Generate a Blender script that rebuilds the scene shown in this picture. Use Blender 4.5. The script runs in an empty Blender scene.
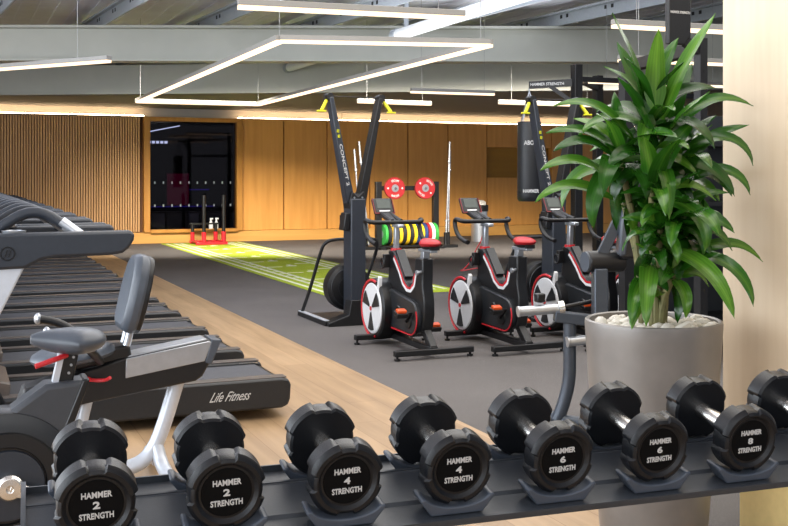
import bpy, bmesh, math, random
from mathutils import Vector, Matrix, Euler
random.seed(7)
PI = math.pi
C = bpy.context.scene.collection
scene = bpy.context.scene
R = math.radians
V = Vector

# ------------------------------------------------------------------ materials
def lin(h):
    h = h.lstrip('#')
    o = []
    for i in (0, 2, 4):
        c = int(h[i:i+2], 16) / 255
        o.append(c / 12.92 if c <= .04045 else ((c + .055) / 1.055) ** 2.4)
    return (*o, 1)

def mat(name, hexc, rough=.5, metal=0., var=.12, scale=30., bump=0., bscale=200., coat=0., emit=None, estr=0., spec=.5):
    m = bpy.data.materials.new(name); m.use_nodes = True
    nt = m.node_tree; n = nt.nodes; b = n['Principled BSDF']
    b.inputs['Roughness'].default_value = rough
    b.inputs['Metallic'].default_value = metal
    b.inputs['Specular IOR Level'].default_value = spec
    if coat: b.inputs['Coat Weight'].default_value = coat; b.inputs['Coat Roughness'].default_value = .08
    c = lin(hexc)
    tc = n.new('ShaderNodeTexCoord')
    nz = n.new('ShaderNodeTexNoise'); nz.inputs['Scale'].default_value = scale; nz.inputs['Detail'].default_value = 4
    nt.links.new(tc.outputs['Object'], nz.inputs['Vector'])
    cr = n.new('ShaderNodeValToRGB')
    cr.color_ramp.elements[0].position = .3; cr.color_ramp.elements[1].position = .7
    cr.color_ramp.elements[0].color = (c[0]*(1-var), c[1]*(1-var), c[2]*(1-var), 1)
    cr.color_ramp.elements[1].color = (min(1, c[0]*(1+var)), min(1, c[1]*(1+var)), min(1, c[2]*(1+var)), 1)
    nt.links.new(nz.outputs['Fac'], cr.inputs['Fac'])
    nt.links.new(cr.outputs['Color'], b.inputs['Base Color'])
    if bump:
        n2 = n.new('ShaderNodeTexNoise'); n2.inputs['Scale'].default_value = bscale
        nt.links.new(tc.outputs['Object'], n2.inputs['Vector'])
        bp = n.new('ShaderNodeBump'); bp.inputs['Strength'].default_value = bump; bp.inputs['Distance'].default_value = .002
        nt.links.new(n2.outputs['Fac'], bp.inputs['Height']); nt.links.new(bp.outputs['Normal'], b.inputs['Normal'])
    if emit:
        b.inputs['Emission Color'].default_value = lin(emit); b.inputs['Emission Strength'].default_value = estr
    return m

def wood(name, c1, c2, axis=0, scale=3., stretch=14., rough=.5, planks=None, bump=.0):
    """stretched noise grain; planks=(length, width) adds board-to-board variation"""
    m = bpy.data.materials.new(name); m.use_nodes = True
    nt = m.node_tree; n = nt.nodes; b = n['Principled BSDF']; L = nt.links.new
    b.inputs['Roughness'].default_value = rough
    tc = n.new('ShaderNodeTexCoord'); mp = n.new('ShaderNodeMapping')
    s = [scale*stretch]*3; s[axis] = scale
    mp.inputs['Scale'].default_value = s
    L(tc.outputs['Object'], mp.inputs['Vector'])
    nz = n.new('ShaderNodeTexNoise'); nz.inputs['Scale'].default_value = 1; nz.inputs['Detail'].default_value = 6; nz.inputs['Distortion'].default_value = .4
    L(mp.outputs['Vector'], nz.inputs['Vector'])
    cr = n.new('ShaderNodeValToRGB'); cr.color_ramp.elements[0].position = .28; cr.color_ramp.elements[1].position = .72
    cr.color_ramp.elements[0].color = lin(c1); cr.color_ramp.elements[1].color = lin(c2)
    L(nz.outputs['Fac'], cr.inputs['Fac'])
    out = cr.outputs['Color']
    if planks:
        mp2 = n.new('ShaderNodeMapping'); mp2.inputs['Rotation'].default_value = (0, 0, R(90) if axis == 1 else 0)
        L(tc.outputs['Object'], mp2.inputs['Vector'])
        br = n.new('ShaderNodeTexBrick'); br.offset = .37; br.inputs['Scale'].default_value = 1
        br.inputs['Brick Width'].default_value = planks[0]; br.inputs['Row Height'].default_value = planks[1]
        br.inputs['Mortar Size'].default_value = .0022
        br.inputs['Color1'].default_value = (1, 1, 1, 1); br.inputs['Color2'].default_value = (.80, .79, .77, 1); br.inputs['Mortar'].default_value = (.6, .55, .5, 1)
        L(mp2.outputs['Vector'], br.inputs['Vector'])
        mx = n.new('ShaderNodeMix'); mx.data_type = 'RGBA'; mx.blend_type = 'MULTIPLY'; mx.inputs['Factor'].default_value = 1
        L(out, mx.inputs['A']); L(br.outputs['Color'], mx.inputs['B']); out = mx.outputs['Result']
    L(out, b.inputs['Base Color'])
    return m

def speckle(name, base, fleck, rough=.8, scale=260, dens=.66):
    m = bpy.data.materials.new(name); m.use_nodes = True
    nt = m.node_tree; n = nt.nodes; b = n['Principled BSDF']; L = nt.links.new
    b.inputs['Roughness'].default_value = rough; b.inputs['Specular IOR Level'].default_value = .3
    tc = n.new('ShaderNodeTexCoord')
    nz = n.new('ShaderNodeTexNoise'); nz.inputs['Scale'].default_value = scale; nz.inputs['Detail'].default_value = 1
    n2 = n.new('ShaderNodeTexNoise'); n2.inputs['Scale'].default_value = .8; n2.inputs['Detail'].default_value = 4
    L(tc.outputs['Object'], nz.inputs['Vector']); L(tc.outputs['Object'], n2.inputs['Vector'])
    cr = n.new('ShaderNodeValToRGB'); cr.color_ramp.elements[0].position = dens-.04; cr.color_ramp.elements[1].position = dens+.02
    cr.color_ramp.elements[0].color = lin(base); cr.color_ramp.elements[1].color = lin(fleck)
    L(nz.outputs['Fac'], cr.inputs['Fac'])
    c2 = n.new('ShaderNodeValToRGB'); c2.color_ramp.elements[0].position = .3; c2.color_ramp.elements[1].position = .75
    c2.color_ramp.elements[0].color = (.82, .82, .82, 1); c2.color_ramp.elements[1].color = (1.1, 1.1, 1.1, 1)
    L(n2.outputs['Fac'], c2.inputs['Fac'])
    mx = n.new('ShaderNodeMix'); mx.data_type = 'RGBA'; mx.blend_type = 'MULTIPLY'; mx.inputs['Factor'].default_value = 1
    L(cr.outputs['Color'], mx.inputs['A']); L(c2.outputs['Color'], mx.inputs['B']); L(mx.outputs['Result'], b.inputs['Base Color'])
    return m

def emis(name, hexc, s):
    m = bpy.data.materials.new(name); m.use_nodes = True
    nt = m.node_tree; nt.nodes.remove(nt.nodes['Principled BSDF'])
    e = nt.nodes.new('ShaderNodeEmission'); e.inputs['Color'].default_value = lin(hexc); e.inputs['Strength'].default_value = s
    nt.links.new(e.outputs[0], nt.nodes['Material Output'].inputs['Surface'])
    return m

M = dict(
    rubber_head=mat('dumbbell_urethane', '#0e1116', .38, 0, .1, 60, .25, 500, spec=.42),
    label=mat('dumbbell_face', '#060709', .6, spec=.12),
    print=mat('white_print', '#c9c9c8', .6, var=.04),
    chrome=mat('chrome', '#dedcd8', .27, 1, .03),
    satin=mat('satin_silver', '#b4b9c0', .3, .75, .05),
    silverpaint=mat('silver_paint', '#c9cfd8', .35, .25, .04),
    rack=mat('rack_steel_grey', '#3d4249', .42, .2, .05, 80, .1, 400),
    saddle=mat('cradle_plastic', '#434b57', .45, 0, .06),
    darkplastic=mat('charcoal_plastic', '#1f2226', .34, 0, .08, 60, .12, 500),
    blackplastic=mat('black_plastic', '#0e0f12', .35, 0, .08, 50, .08, 400),
    railtop=mat('treadmill_rail_top', '#5b5450', .30, 0, .06, 50, .1, 300),  # brown-grey puts the warm reflections on black plastic into the colour
    belt=mat('running_belt', '#3f4045', .62, 0, .1, 300, .15, 800),
    armplastic=mat('handrail_plastic', '#282e37', .40, 0, .06, 60, .1, 500),
    vinyl=mat('blue_grey_vinyl', '#474e58', .38, 0, .05, 40, .12, 300),
    shroud=mat('bike_shroud', '#3c4046', .36, 0, .05, 40, .12, 300),
    blackvinyl=mat('black_vinyl', '#17181b', .38, 0, .06, 40, .12, 300),
    steelgrey=mat('bench_steel', '#434a54', .36, .3, .05),
    black=mat('black_powder_coat', '#0d0d0f', .42, 0, .08, 60, .1, 500),
    darkblue=mat('ski_post_grey', '#2b3039', .4, .1, .06),
    white=mat('white_gloss', '#dfe1e4', .28, 0, .03),
    red=mat('red_plastic', '#c5202b', .35, 0, .06),
    redvinyl=mat('red_saddle', '#a8141f', .4, 0, .06),
    orange=mat('orange_pedal', '#d8521c', .4, 0, .08),
    yellow=mat('yellow_grip', '#d4d21c', .45, 0, .05),
    maroon=mat('console_maroon', '#7a1620', .35), plate_red=mat('bumper_red', '#94191f', .5, 0, .06), plate_yel=mat('bumper_yellow', '#d9b21c', .5, 0, .06),
    plate_grn=mat('bumper_green', '#2f8a3a', .5, 0, .06), plate_blk=mat('bumper_black', '#17181a', .55, 0, .06),
    plate_wht=mat('bumper_white', '#d9d6cf', .5, 0, .04), plate_blu=mat('bumper_blue', '#1d3566', .5, 0, .06),
    screen=mat('console_screen', '#3d4642', .15, 0, .1, 20),
    darkscreen=mat('dark_screen', '#0b0d10', .12, 0, .1, 20),
    pot=mat('glazed_taupe_pot', '#7b7773', .36, .2, .16, 5, .15, 25),
    soil=mat('soil', '#3a2d22', .9, 0, .3, 60, .6, 80),
    pebble=mat('white_pebble', '#d8d2c6', .7, 0, .1, 30, .2, 60),
    cane=mat('plant_cane', '#6d6a42', .7, 0, .25, 25, .3, 60),
    pillarwood=wood('pale_veneer', '#d6c0a2', '#e2cfb4', 2, 1.0, 14, .45),
    cream=mat('cream_plinth', '#e2c888', .5, 0, .04),
    panel=wood('amber_veneer', '#cf8f42', '#dfa052', 2, .8, 12, .42),
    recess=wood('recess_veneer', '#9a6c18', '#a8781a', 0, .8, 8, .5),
    frame_timber=wood('window_timber', '#b0752c', '#c48a3e', 2, 1, 12, .45),
    plinth=wood('plinth_timber', '#c99248', '#d8a358', 0, .6, 12, .45),
    slat=wood('slat_timber', '#b98a56', '#cfa06c', 2, 1.5, 14, .5),
    slatgap=mat('slat_backing', '#5a3a20', .8), plaster=mat('plaster', '#cfc6b8', .8, 0, .03, 3),
    oak=wood('oak_floor', '#a08464', '#be9f7b', 1, 1.1, 12, .42, (1.4, .19)),
    rubber=speckle('rubber_floor', '#5d5957', '#959190'),
    turf=speckle('green_turf', '#a3b62c', '#c3d24a', .95, 160, .55),
    turfline=mat('turf_line', '#e6e9cf', .9, 0, .08, 60),
    beam=mat('beam_paint', '#b2b3aa', .5, 0, .03, 3),
    deck=mat('ceiling_deck', '#dcdde6', .6, .0, .06, 3),
    purlin=mat('purlin_steel', '#9aa0a6', .45, .3, .05),
    hole=mat('punched_hole', '#1a1b1d', .8),
    soffit=mat('soffit_board', '#6c6966', .75, 0, .04, 2),
    duct=mat('white_pipe', '#cfd0cf', .45, 0, .04),
    led_house=mat('led_profile', '#85837f', .4, 0, .03),
    led=emis('led_diffuser', '#ffe2c0', 2.1),
    cove=emis('cove_strip', '#ffd8a8', 26),
    wire=mat('suspension_wire', '#8a8a8a', .5, .5),
    darkroom=mat('studio_dark', '#060608', .7),
    cabinet=mat('studio_cabinet', '#17181b', .6), cabinet2=mat('studio_panel', '#4a4b50', .6),
    purple=emis('purple_strip', '#3a26b0', .7), magenta=emis('magenta_panel', '#a0104a', .18), coolwhite=emis('cool_white_glow', '#dfe8ff', 2.5),
    dot=mat('glass_dot', '#7d848c', .6),
    bagv=mat('bag_leather', '#1e2024', .42, 0, .06, 30, .15, 200),
    teal=mat('teal_foam', '#1b9a94', .6),
    rope=mat('red_cable', '#c23038', .5),
)

def glass_mat():
    m = bpy.data.materials.new('window_glass'); m.use_nodes = True
    nt = m.node_tree; n = nt.nodes; n.remove(n['Principled BSDF']); L = nt.links.new
    t = n.new('ShaderNodeBsdfTransparent'); t.inputs['Color'].default_value = (.5, .5, .56, 1)
    g = n.new('ShaderNodeBsdfGlossy'); g.inputs['Roughness'].default_value = .03; g.inputs['Color'].default_value = (.6, .55, .55, 1)
    lw = n.new('ShaderNodeLayerWeight'); lw.inputs['Blend'].default_value = .25
    nz = n.new('ShaderNodeTexNoise'); nz.inputs['Scale'].default_value = .6
    mr = n.new('ShaderNodeMath'); mr.operation = 'MULTIPLY_ADD'; mr.inputs[1].default_value = .07; mr.inputs[2].default_value = .02
    L(lw.outputs['Fresnel'], mr.inputs[0])
    mx = n.new('ShaderNodeMixShader'); L(mr.outputs[0], mx.inputs[0]); L(t.outputs[0], mx.inputs[1]); L(g.outputs[0], mx.inputs[2])
    L(mx.outputs[0], n['Material Output'].inputs['Surface'])
    return m
M['glass'] = glass_mat()

def leaf_mat():
    m = bpy.data.materials.new('leaf_green'); m.use_nodes = True
    nt = m.node_tree; n = nt.nodes; b = n['Principled BSDF']; L = nt.links.new
    b.inputs['Roughness'].default_value = .24
    a = n.new('ShaderNodeAttribute'); a.attribute_name = 'tint'
    sep = n.new('ShaderNodeSeparateColor'); L(a.outputs['Color'], sep.inputs[0])
    cr = n.new('ShaderNodeValToRGB')
    cr.color_ramp.elements[0].color = lin('#0f320a'); cr.color_ramp.elements[1].color = lin('#76a636')
    e = cr.color_ramp.elements.new(.5); e.color = lin('#2b6016')
    L(sep.outputs[0], cr.inputs['Fac'])
    st = n.new('ShaderNodeMath'); st.operation = 'SINE'; mu = n.new('ShaderNodeMath'); mu.operation = 'MULTIPLY'; mu.inputs[1].default_value = 40
    L(sep.outputs[1], mu.inputs[0]); L(mu.outputs[0], st.inputs[0])
    ma = n.new('ShaderNodeMath'); ma.operation = 'MULTIPLY_ADD'; ma.inputs[1].default_value = .10; ma.inputs[2].default_value = .95
    L(st.outputs[0], ma.inputs[0])
    mx = n.new('ShaderNodeMix'); mx.data_type = 'RGBA'; mx.blend_type = 'MULTIPLY'; mx.inputs['Factor'].default_value = 1
    L(cr.outputs['Color'], mx.inputs['A']); L(ma.outputs[0], mx.inputs['B'])
    L(mx.outputs['Result'], b.inputs['Base Color'])
    tr = n.new('ShaderNodeBsdfTranslucent'); L(mx.outputs['Result'], tr.inputs['Color'])
    ms = n.new('ShaderNodeMixShader'); ms.inputs[0].default_value = .18
    L(b.outputs[0], ms.inputs[1]); L(tr.outputs[0], ms.inputs[2]); L(ms.outputs[0], n['Material Output'].inputs['Surface'])
    return m
M['leaf'] = leaf_mat()

# ------------------------------------------------------------------ mesh builder
def basis(d):
    d = V(d).normalized()
    u = V((0, 0, 1)) if abs(d.z) < .95 else V((1, 0, 0))
    x = u.cross(d).normalized(); y = d.cross(x)
    return x, y, d

class MB:
    def __init__(s): s.bm = bmesh.new(); s.mi = 0; s.T = None
    def v(s, p):
        p = V(p)
        return s.bm.verts.new(s.T @ p if s.T else p)
    def f(s, vs):
        try:
            f = s.bm.faces.new(vs); f.material_index = s.mi; return f
        except ValueError: pass
    def mat(s, i): s.mi = i; return s
    def box(s, c, d, rot=None):
        c = V(c); h = V(d) / 2; vs = []
        for z in (-1, 1):
            for y in (-1, 1):
                for x in (-1, 1):
                    p = V((x*h.x, y*h.y, z*h.z))
                    if rot: p = rot @ p
                    vs.append(s.v(c + p))
        for q in ((0,2,3,1),(4,5,7,6),(0,1,5,4),(2,6,7,3),(0,4,6,2),(1,3,7,5)): s.f([vs[i] for i in q])
        return s
    def bar(s, p, q, w, h, w2=None, h2=None, up=None):
        """tapered rectangular bar from p to q; w along side, h along up"""
        p, q = V(p), V(q); d = (q-p).normalized()
        u = V(up) if up else (V((0,0,1)) if abs(d.z) < .9 else V((0,1,0)))
        x = d.cross(u).normalized(); y = x.cross(d)
        w2 = w if w2 is None else w2; h2 = h if h2 is None else h2
        a = [s.v(p + x*sx*w/2 + y*sy*h/2) for sx, sy in ((-1,-1),(1,-1),(1,1),(-1,1))]
        b = [s.v(q + x*sx*w2/2 + y*sy*h2/2) for sx, sy in ((-1,-1),(1,-1),(1,1),(-1,1))]
        s.f(a[::-1]); s.f(b)
        for i in range(4): s.f([a[i], a[(i+1)%4], b[(i+1)%4], b[i]])
        return s
    def lathe(s, prof, o=(0,0,0), ax=(0,0,1), n=24, fn=None, caps=True):
        """prof: (r, h) points along axis"""
        x, y, d = basis(ax); o = V(o); rings = []
        for k, (r, h) in enumerate(prof):
            if r < 1e-6: rings.append([s.v(o + d*h)]); continue
            ring = []
            for i in range(n):
                a = 2*PI*i/n; rr = fn(r, a, k) if fn else r
                ring.append(s.v(o + d*h + (x*math.cos(a) + y*math.sin(a))*rr))
            rings.append(ring)
        for a, b in zip(rings, rings[1:]):
            for i in range(n):
                j = (i+1) % n
                if len(a) == 1 and len(b) == 1: continue
                if len(a) == 1: s.f([a[0], b[j], b[i]])
                elif len(b) == 1: s.f([a[i], a[j], b[0]])
                else: s.f([a[i], a[j], b[j], b[i]])
        if caps:
            if len(rings[0]) > 1: s.f(rings[0][::-1])
            if len(rings[-1]) > 1: s.f(rings[-1])
        return s
    def cyl(s, p, q, r, r2=None, n=16):
        p, q = V(p), V(q)
        return s.lathe([(r, 0), (r if r2 is None else r2, (q-p).length)], p, q-p, n)
    def tube(s, pts, r, n=10, smooth=0, rs=None):
        pts = [V(p) for p in pts]
        for _ in range(smooth):
            q = [pts[0]]
            for a, b in zip(pts, pts[1:]): q += [a*.75+b*.25, a*.25+b*.75]
            pts = q + [pts[-1]]
        rings = []; prev = None
        for i, p in enumerate(pts):
            d = (pts[min(i+1, len(pts)-1)] - pts[max(i-1, 0)]).normalized()
            if prev is None: x, y, _ = basis(d)
            else:
                x = (prev - d*prev.dot(d)).normalized(); y = d.cross(x)
            prev = x
            rr = rs(i/(len(pts)-1)) if rs else r
            rings.append([s.v(p + (x*math.cos(2*PI*k/n) + y*math.sin(2*PI*k/n))*rr) for k in range(n)])
        for a, b in zip(rings, rings[1:]):
            for k in range(n): s.f([a[k], a[(k+1)%n], b[(k+1)%n], b[k]])
        s.f(rings[0][::-1]); s.f(rings[-1])
        return s
    def prism(s, poly, o, u, w, t, both=True):
        """polygon in plane (u,w) from o, extruded by thickness t along u x w (centred)"""
        o, u, w = V(o), V(u), V(w); nrm = u.cross(w).normalized()
        a = [s.v(o + u*p[0] + w*p[1] - nrm*t/2) for p in poly]
        b = [s.v(o + u*p[0] + w*p[1] + nrm*t/2) for p in poly]
        s.f(a[::-1]); s.f(b)
        k = len(poly)
        for i in range(k): s.f([a[i], a[(i+1)%k], b[(i+1)%k], b[i]])
        return s
    def ell(s, c, r, rot=None, n=16, m=10, fn=None):
        c = V(c); rows = []
        for j in range(m+1):
            t = PI*j/m; row = []
            for i in range(n if 0 < j < m else 1):
                a = 2*PI*i/n
                p = V((math.sin(t)*math.cos(a), math.sin(t)*math.sin(a), math.cos(t)))
                if fn: p = fn(p)
                p = V((p.x*r[0], p.y*r[1], p.z*r[2]))
                if rot: p = rot @ p
                row.append(s.v(c + p))
            rows.append(row)
        for a, b in zip(rows, rows[1:]):
            for i in range(n):
                j = (i+1) % n
                if len(a) == 1: s.f([a[0], b[i], b[j]])
                elif len(b) == 1: s.f([a[i], b[0], a[j]])
                else: s.f([a[i], b[i], b[j], a[j]])
        return s
    def torus(s, c, ax, R_, r, n=24, m=8, a0=0, a1=2*PI):
        x, y, d = basis(ax); c = V(c); full = abs(a1-a0-2*PI) < 1e-6
        k = n if full else n+1; rings = []
        for i in range(k):
            a = a0 + (a1-a0)*i/n; e = x*math.cos(a)+y*math.sin(a)
            rings.append([s.v(c + e*(R_ + r*math.cos(2*PI*j/m)) + d*r*math.sin(2*PI*j/m)) for j in range(m)])
        for i in range(k if full else k-1):
            A, B = rings[i], rings[(i+1) % k]
            for j in range(m): s.f([A[j], B[j], B[(j+1)%m], A[(j+1)%m]])
        return s
    def build(s, name, mats, parent=None, bevel=0, ang=35, sub=0, loc=None):
        me = bpy.data.meshes.new(name)
        bmesh.ops.recalc_face_normals(s.bm, faces=s.bm.faces)
        s.bm.to_mesh(me); s.bm.free()
        return link(name, me, mats, parent, bevel, ang, sub, loc)

def link(name, me, mats, parent=None, bevel=0, ang=35, sub=0, loc=None):
    for m in (mats if isinstance(mats, (list, tuple)) else [mats]): me.materials.append(m)
    for p in me.polygons: p.use_smooth = True
    me.set_sharp_from_angle(angle=R(ang))
    o = bpy.data.objects.new(name, me); C.objects.link(o)
    if parent: o.parent = parent
    if loc: o.location = loc
    if bevel:
        b = o.modifiers.new('bevel', 'BEVEL'); b.width = bevel; b.segments = 2; b.limit_method = 'ANGLE'; b.angle_limit = R(40)
    if sub:
        m = o.modifiers.new('sub', 'SUBSURF'); m.levels = sub; m.render_levels = sub
    return o

def tag(o, label=None, cat=None, group=None, kind=None):
    if label: o['label'] = label
    if cat: o['category'] = cat
    if group: o['group'] = group
    if kind: o['kind'] = kind
    return o

def thing(name, label, cat, loc=(0,0,0), rz=0, group=None):
    o = bpy.data.objects.new(name, None); C.objects.link(o); o.empty_display_size = .1
    o.location = loc; o.rotation_euler = (0, 0, rz)
    return tag(o, label, cat, group)

def struct(o): return tag(o, kind='structure')

KIDS = {}
def copy_tree(o, parent=None):
    c = o.copy(); C.objects.link(c); c.parent = parent
    for ch in list(o.children): copy_tree(ch, c)
    return c

def text_mesh(txt, size, bold=0., width=None, extrude=.0006, align='CENTER'):
    cu = bpy.data.curves.new('lettering', 'FONT'); cu.body = txt; cu.size = size; cu.align_x = align; cu.align_y = 'CENTER'
    cu.extrude = extrude; cu.offset = bold; cu.resolution_u = 3
    ob = bpy.data.objects.new('lettering', cu); C.objects.link(ob)
    dg = bpy.context.evaluated_depsgraph_get()
    me = bpy.data.meshes.new_from_object(ob.evaluated_get(dg))
    C.objects.unlink(ob); bpy.data.objects.remove(ob); bpy.data.curves.remove(cu)
    if width:
        xs = [v.co.x for v in me.vertices]; w = max(xs)-min(xs)
        if w > 0:
            for v in me.vertices: v.co.x *= width/w
    return me

def lettering(lines, mtx, parent, mt, name='lettering'):
    """lines: (text, size, bold, width, dx, dy); all into one mesh placed by mtx"""
    bm = bmesh.new()
    for (t, sz, b, w, dx, dy) in lines:
        me = text_mesh(t, sz, b, w)
        for v in me.vertices: v.co.x += dx; v.co.y += dy
        bm.from_mesh(me); bpy.data.meshes.remove(me)
    bm.transform(mtx)
    me = bpy.data.meshes.new(name); bm.to_mesh(me); bm.free()
    return link(name, me, mt, parent)

def axes(o, x, y):
    x = V(x).normalized(); y = V(y).normalized(); z = x.cross(y).normalized(); y = z.cross(x)
    return Matrix(((x.x, y.x, z.x, o[0]), (x.y, y.y, z.y, o[1]), (x.z, y.z, z.z, o[2]), (0, 0, 0, 1)))

X, Y, Z = V((1,0,0)), V((0,1,0)), V((0,0,1))

# ------------------------------------------------------------------ camera
F, CX, HY, H, YAW = 1050., 394., 177.5, 1.4, math.atan(444/1050)
cam = bpy.data.cameras.new('camera'); co = bpy.data.objects.new('camera', cam); C.objects.link(co)
cam.sensor_width = 36; cam.lens = 36*F/788; cam.shift_y = -(263-HY)/788
co.location = (0, 0, H); co.rotation_euler = (R(90), 0, -YAW)
cam.clip_start = .05; cam.clip_end = 200
scene.camera = co

# ------------------------------------------------------------------ setting
WY = 22.5
o = MB().box((-2.15, 8.6, -.05), (9.7, 29, .1)).build('floor', M['oak']); struct(o)
o = MB().box((12.35, 8.6, -.05), (19.3, 29, .1)).build('floor.001', M['rubber']); struct(o)

t = thing('turf_track', 'lime green turf lane with white ladder markings on the dark rubber floor', 'turf', (4.95, 17, 0))
MB().box((0, -.05, .004), (1.72, 10.7, .008)).build('turf', M['turf'], t)
mk = MB()
for sx in (-1, 1):
    for off in (.76, .60, .46):
        mk.box((sx*off, 0, .0095), (.05, 10.3, .003))
    k = -5.1
    while k < 5.2:
        mk.box((sx*.53, k, .0095), (.16, .035, .003)); k += .34
k = -4.4
while k < 5:
    mk.box((.30, k+.5, .0095), (.24, .04, .003)); mk.box((-.30, k, .0095), (.24, .04, .003))
    mk.box((0, k+.1, .0095), (.16, .1, .003)); mk.box((.02, k+.24, .0095), (.06, .2, .003))
    k += 1.05
mk.build('lane_marking', M['turfline'], t)

# back wall, timber cladding, window
wz = 2.68
o = MB().box((3.9-6.9/2-.1, WY+.15, 1.34), (6.9, .1, 2.68)).build('wall_back', M['slatgap']); struct(o)
s = MB(); x = -2.9
while x < 3.70:
    s.box((x, WY+.055, 1.46), (.036, .11, 2.42)); x += .053
struct(s.build('trim_1', M['slat']))
def panel(name, x0, x1, z0, z1, m, y=WY, th=.2):
    return struct(MB().box(((x0+x1)/2, y+th/2, (z0+z1)/2), (x1-x0, th, z1-z0)).build(name, m, bevel=.006))
joints = [5.86, 6.85, 7.87, 8.91, 9.87, 10.91, 11.955]
for i, (a, b) in enumerate(zip(joints, joints[1:])):
    panel('trim_%d' % (i+2), a+.012, b-.012, .24, wz, M['panel'])
panel('trim_8', 11.967, 13.55, .24, 1.40, M['panel']); panel('trim_9', 11.967, 13.75, 2.13, wz, M['panel'])
panel('trim_10', 13.774, 15.6, .24, wz, M['panel']); panel('trim_11', 15.63, 21.9, .24, wz, M['panel'])
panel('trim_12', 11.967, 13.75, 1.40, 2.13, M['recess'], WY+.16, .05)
panel('trim_13', -3, 21.9, 0, .235, M['plinth'], WY-.02, .1)
o = MB().box((13.95, WY+.3, 1.34), (16.2, .1, 2.68)).build('wall_back.001', M['slatgap']); struct(o)
for nm, xc, w_ in (('wall_back.002', 2.35, 14.9-4), ('wall_back.003', 15.2, 13.66)):
    struct(MB().box((xc, WY+.42, 3.32), (w_ if xc > 5 else 12.0, .1, 1.3)).build(nm, M['plaster']))
# window
wf = thing('window_1', None, None, (4.83, WY, 0)); struct(wf)
f = MB()
f.box((-1.0, .06, 1.46), (.13, .28, 2.44)); f.box((1.0, .06, 1.46), (.13, .28, 2.44))
f.box((0, .06, 2.64), (1.87, .28, .09)); f.box((0, .04, .26), (1.87, .32, .07))
f.build('window_frame', M['frame_timber'], wf, bevel=.006)
MB().box((0, .05, 1.44), (1.87, .012, 2.31)).build('window_pane', M['glass'], wf)
d = MB()
for z in (1.29, .80):
    for i in range(10): d.box((-.82+i*.182, .038, z), (.028, .004, .05))
d.build('glass_dot', M['dot'], wf)
# dark studio behind the pane
for nm, c_, d_ in (('wall_studio_back', (4.8, WY+4.4, 1.4), (6, .1, 2.9)), ('wall_studio_left', (1.85, WY+2.4, 1.4), (.1, 4, 2.9)), ('wall_studio_right', (7.75, WY+2.4, 1.4), (.1, 4, 2.9)),
                   ('ceiling_studio', (4.8, WY+2.4, 2.85), (6, 4, .1)), ('floor_studio', (4.8, WY+2.4, .05), (6, 4, .1))):
    struct(MB().box(c_, d_).build(nm, M['darkroom']))
for i, (cx, w, mm) in enumerate(((4.25, .3, 'cabinet2'), (4.62, .34, 'cabinet'), (5.05, .22, 'cabinet2'), (5.50, .62, 'cabinet'), (6.1, .3, 'cabinet2'))):
    c = thing('studio_cabinet', ['pale low cabinet at left end behind the dark window', 'dark low cabinet second from left behind the window', 'narrow pale low cabinet in the middle behind the window', 'wide dark low cabinet behind the sled and window', 'pale low cabinet at right end behind the dark window'][i], 'cabinet', (cx, WY+1.2, .1), group='low cabinets in the dark studio')
    b = MB(); b.box((0, 0, .25), (w, .4, .5)); b.build('body', M[mm], c, bevel=.01)
    MB().box((0, -.205, .26), (w-.06, .012, .4)).build('door', M[mm], c)
    MB().box((0, 0, .52), (w+.02, .44, .03)).build('top', M['cabinet'], c)
for (lab, cx, z, w, mm) in (('long purple light strip glowing behind the dark window', 4.9, .72, 2.3, 'purple'), ('short purple light strip higher up at right behind the dark window', 6.2, 1.15, .5, 'purple')):
    c = thing('light_strip', lab, 'light strip', (cx+(-.3 if w < 1 else .25), WY+4.30, z-.06))
    MB().box((0, 0, .0), (w, .05, .02)).build('diffuser', M[mm], c); MB().box((0, .02, .02), (w, .09, .02)).build('housing', M['darkroom'], c)
c = thing('studio_screen', 'dim magenta glowing screen behind the dark window', 'screen', (5.35, WY+4.32, 1.1))
MB().box((0, -.03, 0), (.55, .02, .8)).build('display', M['magenta'], c); MB().box((0, 0, 0), (.62, .04, .87)).build('casing', M['darkroom'], c, bevel=.01)
c = thing('light_reflection', 'thin slanting white light reflection near the top of the dark window', 'light', (4.55, 25.1, 2.55))  # glowing bar added to stand in for a light reflected in the pane
MB().bar((-.35, .5, -.09), (.40, -.5, .06), .03, .02).build('diffuser', M['coolwhite'], c); MB().cyl((0, 0, 0), (0, 0, .25), .01, n=8).build('hanger', M['darkroom'], c); MB().bar((-.35, .5, -.07), (.40, -.5, .08), .04, .02).build('housing', M['darkroom'], c)
c = thing('studio_sign', 'small white glowing sign high up behind the dark window', 'sign', (4.6, WY+3.0, 2.25))
for i in range(5): MB().box((-.2+i*.1, -.02, 0), (.07, .02, .06)).build('lamp', M['coolwhite'], c)
MB().box((0, .01, 0), (.6, .04, .12)).build('backing', M['darkroom'], c)

# ceiling: deck, skewed beams, soffit with cove
dk = MB()
x = -6
while x < 24:
    dk.box((x, 9.5, 3.951), (.13, 31, .008)); x += .26
dk.box((9, 9.5, 3.98), (31, 31, .05))
struct(dk.build('ceiling', M['deck']))
def ibeam(name, p, q, zb, h, w=.32):
    p, q = V((p[0], p[1], 0)), V((q[0], q[1], 0)); d = (q-p).normalized(); p = p-d*7; q = q+d*8
    b = MB()
    for z, ww, hh in ((zb+.018, w, .036), (zb+h-.018, w, .036), (zb+h/2, .03, h)):
        b.bar(p+Z*z, q+Z*z, ww, hh)
    struct(b.build(name, M['beam']))
ibeam('ceiling_beam', (.676, 16.45), (10.256, 12.589), 3.1, .52)
so = MB()
A, B = V((.836, 20.3, 0)), V((11.996, 14.21, 0)); dd = (B-A).normalized()
P0 = A - dd*4.55; P1 = B + dd*9
so.prism([(P0.x, P0.y), (P1.x, P1.y), (21.9, WY+.3), (-3.2, WY+.3)], (0, 0, 2.93), X, Y, .08)
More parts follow.
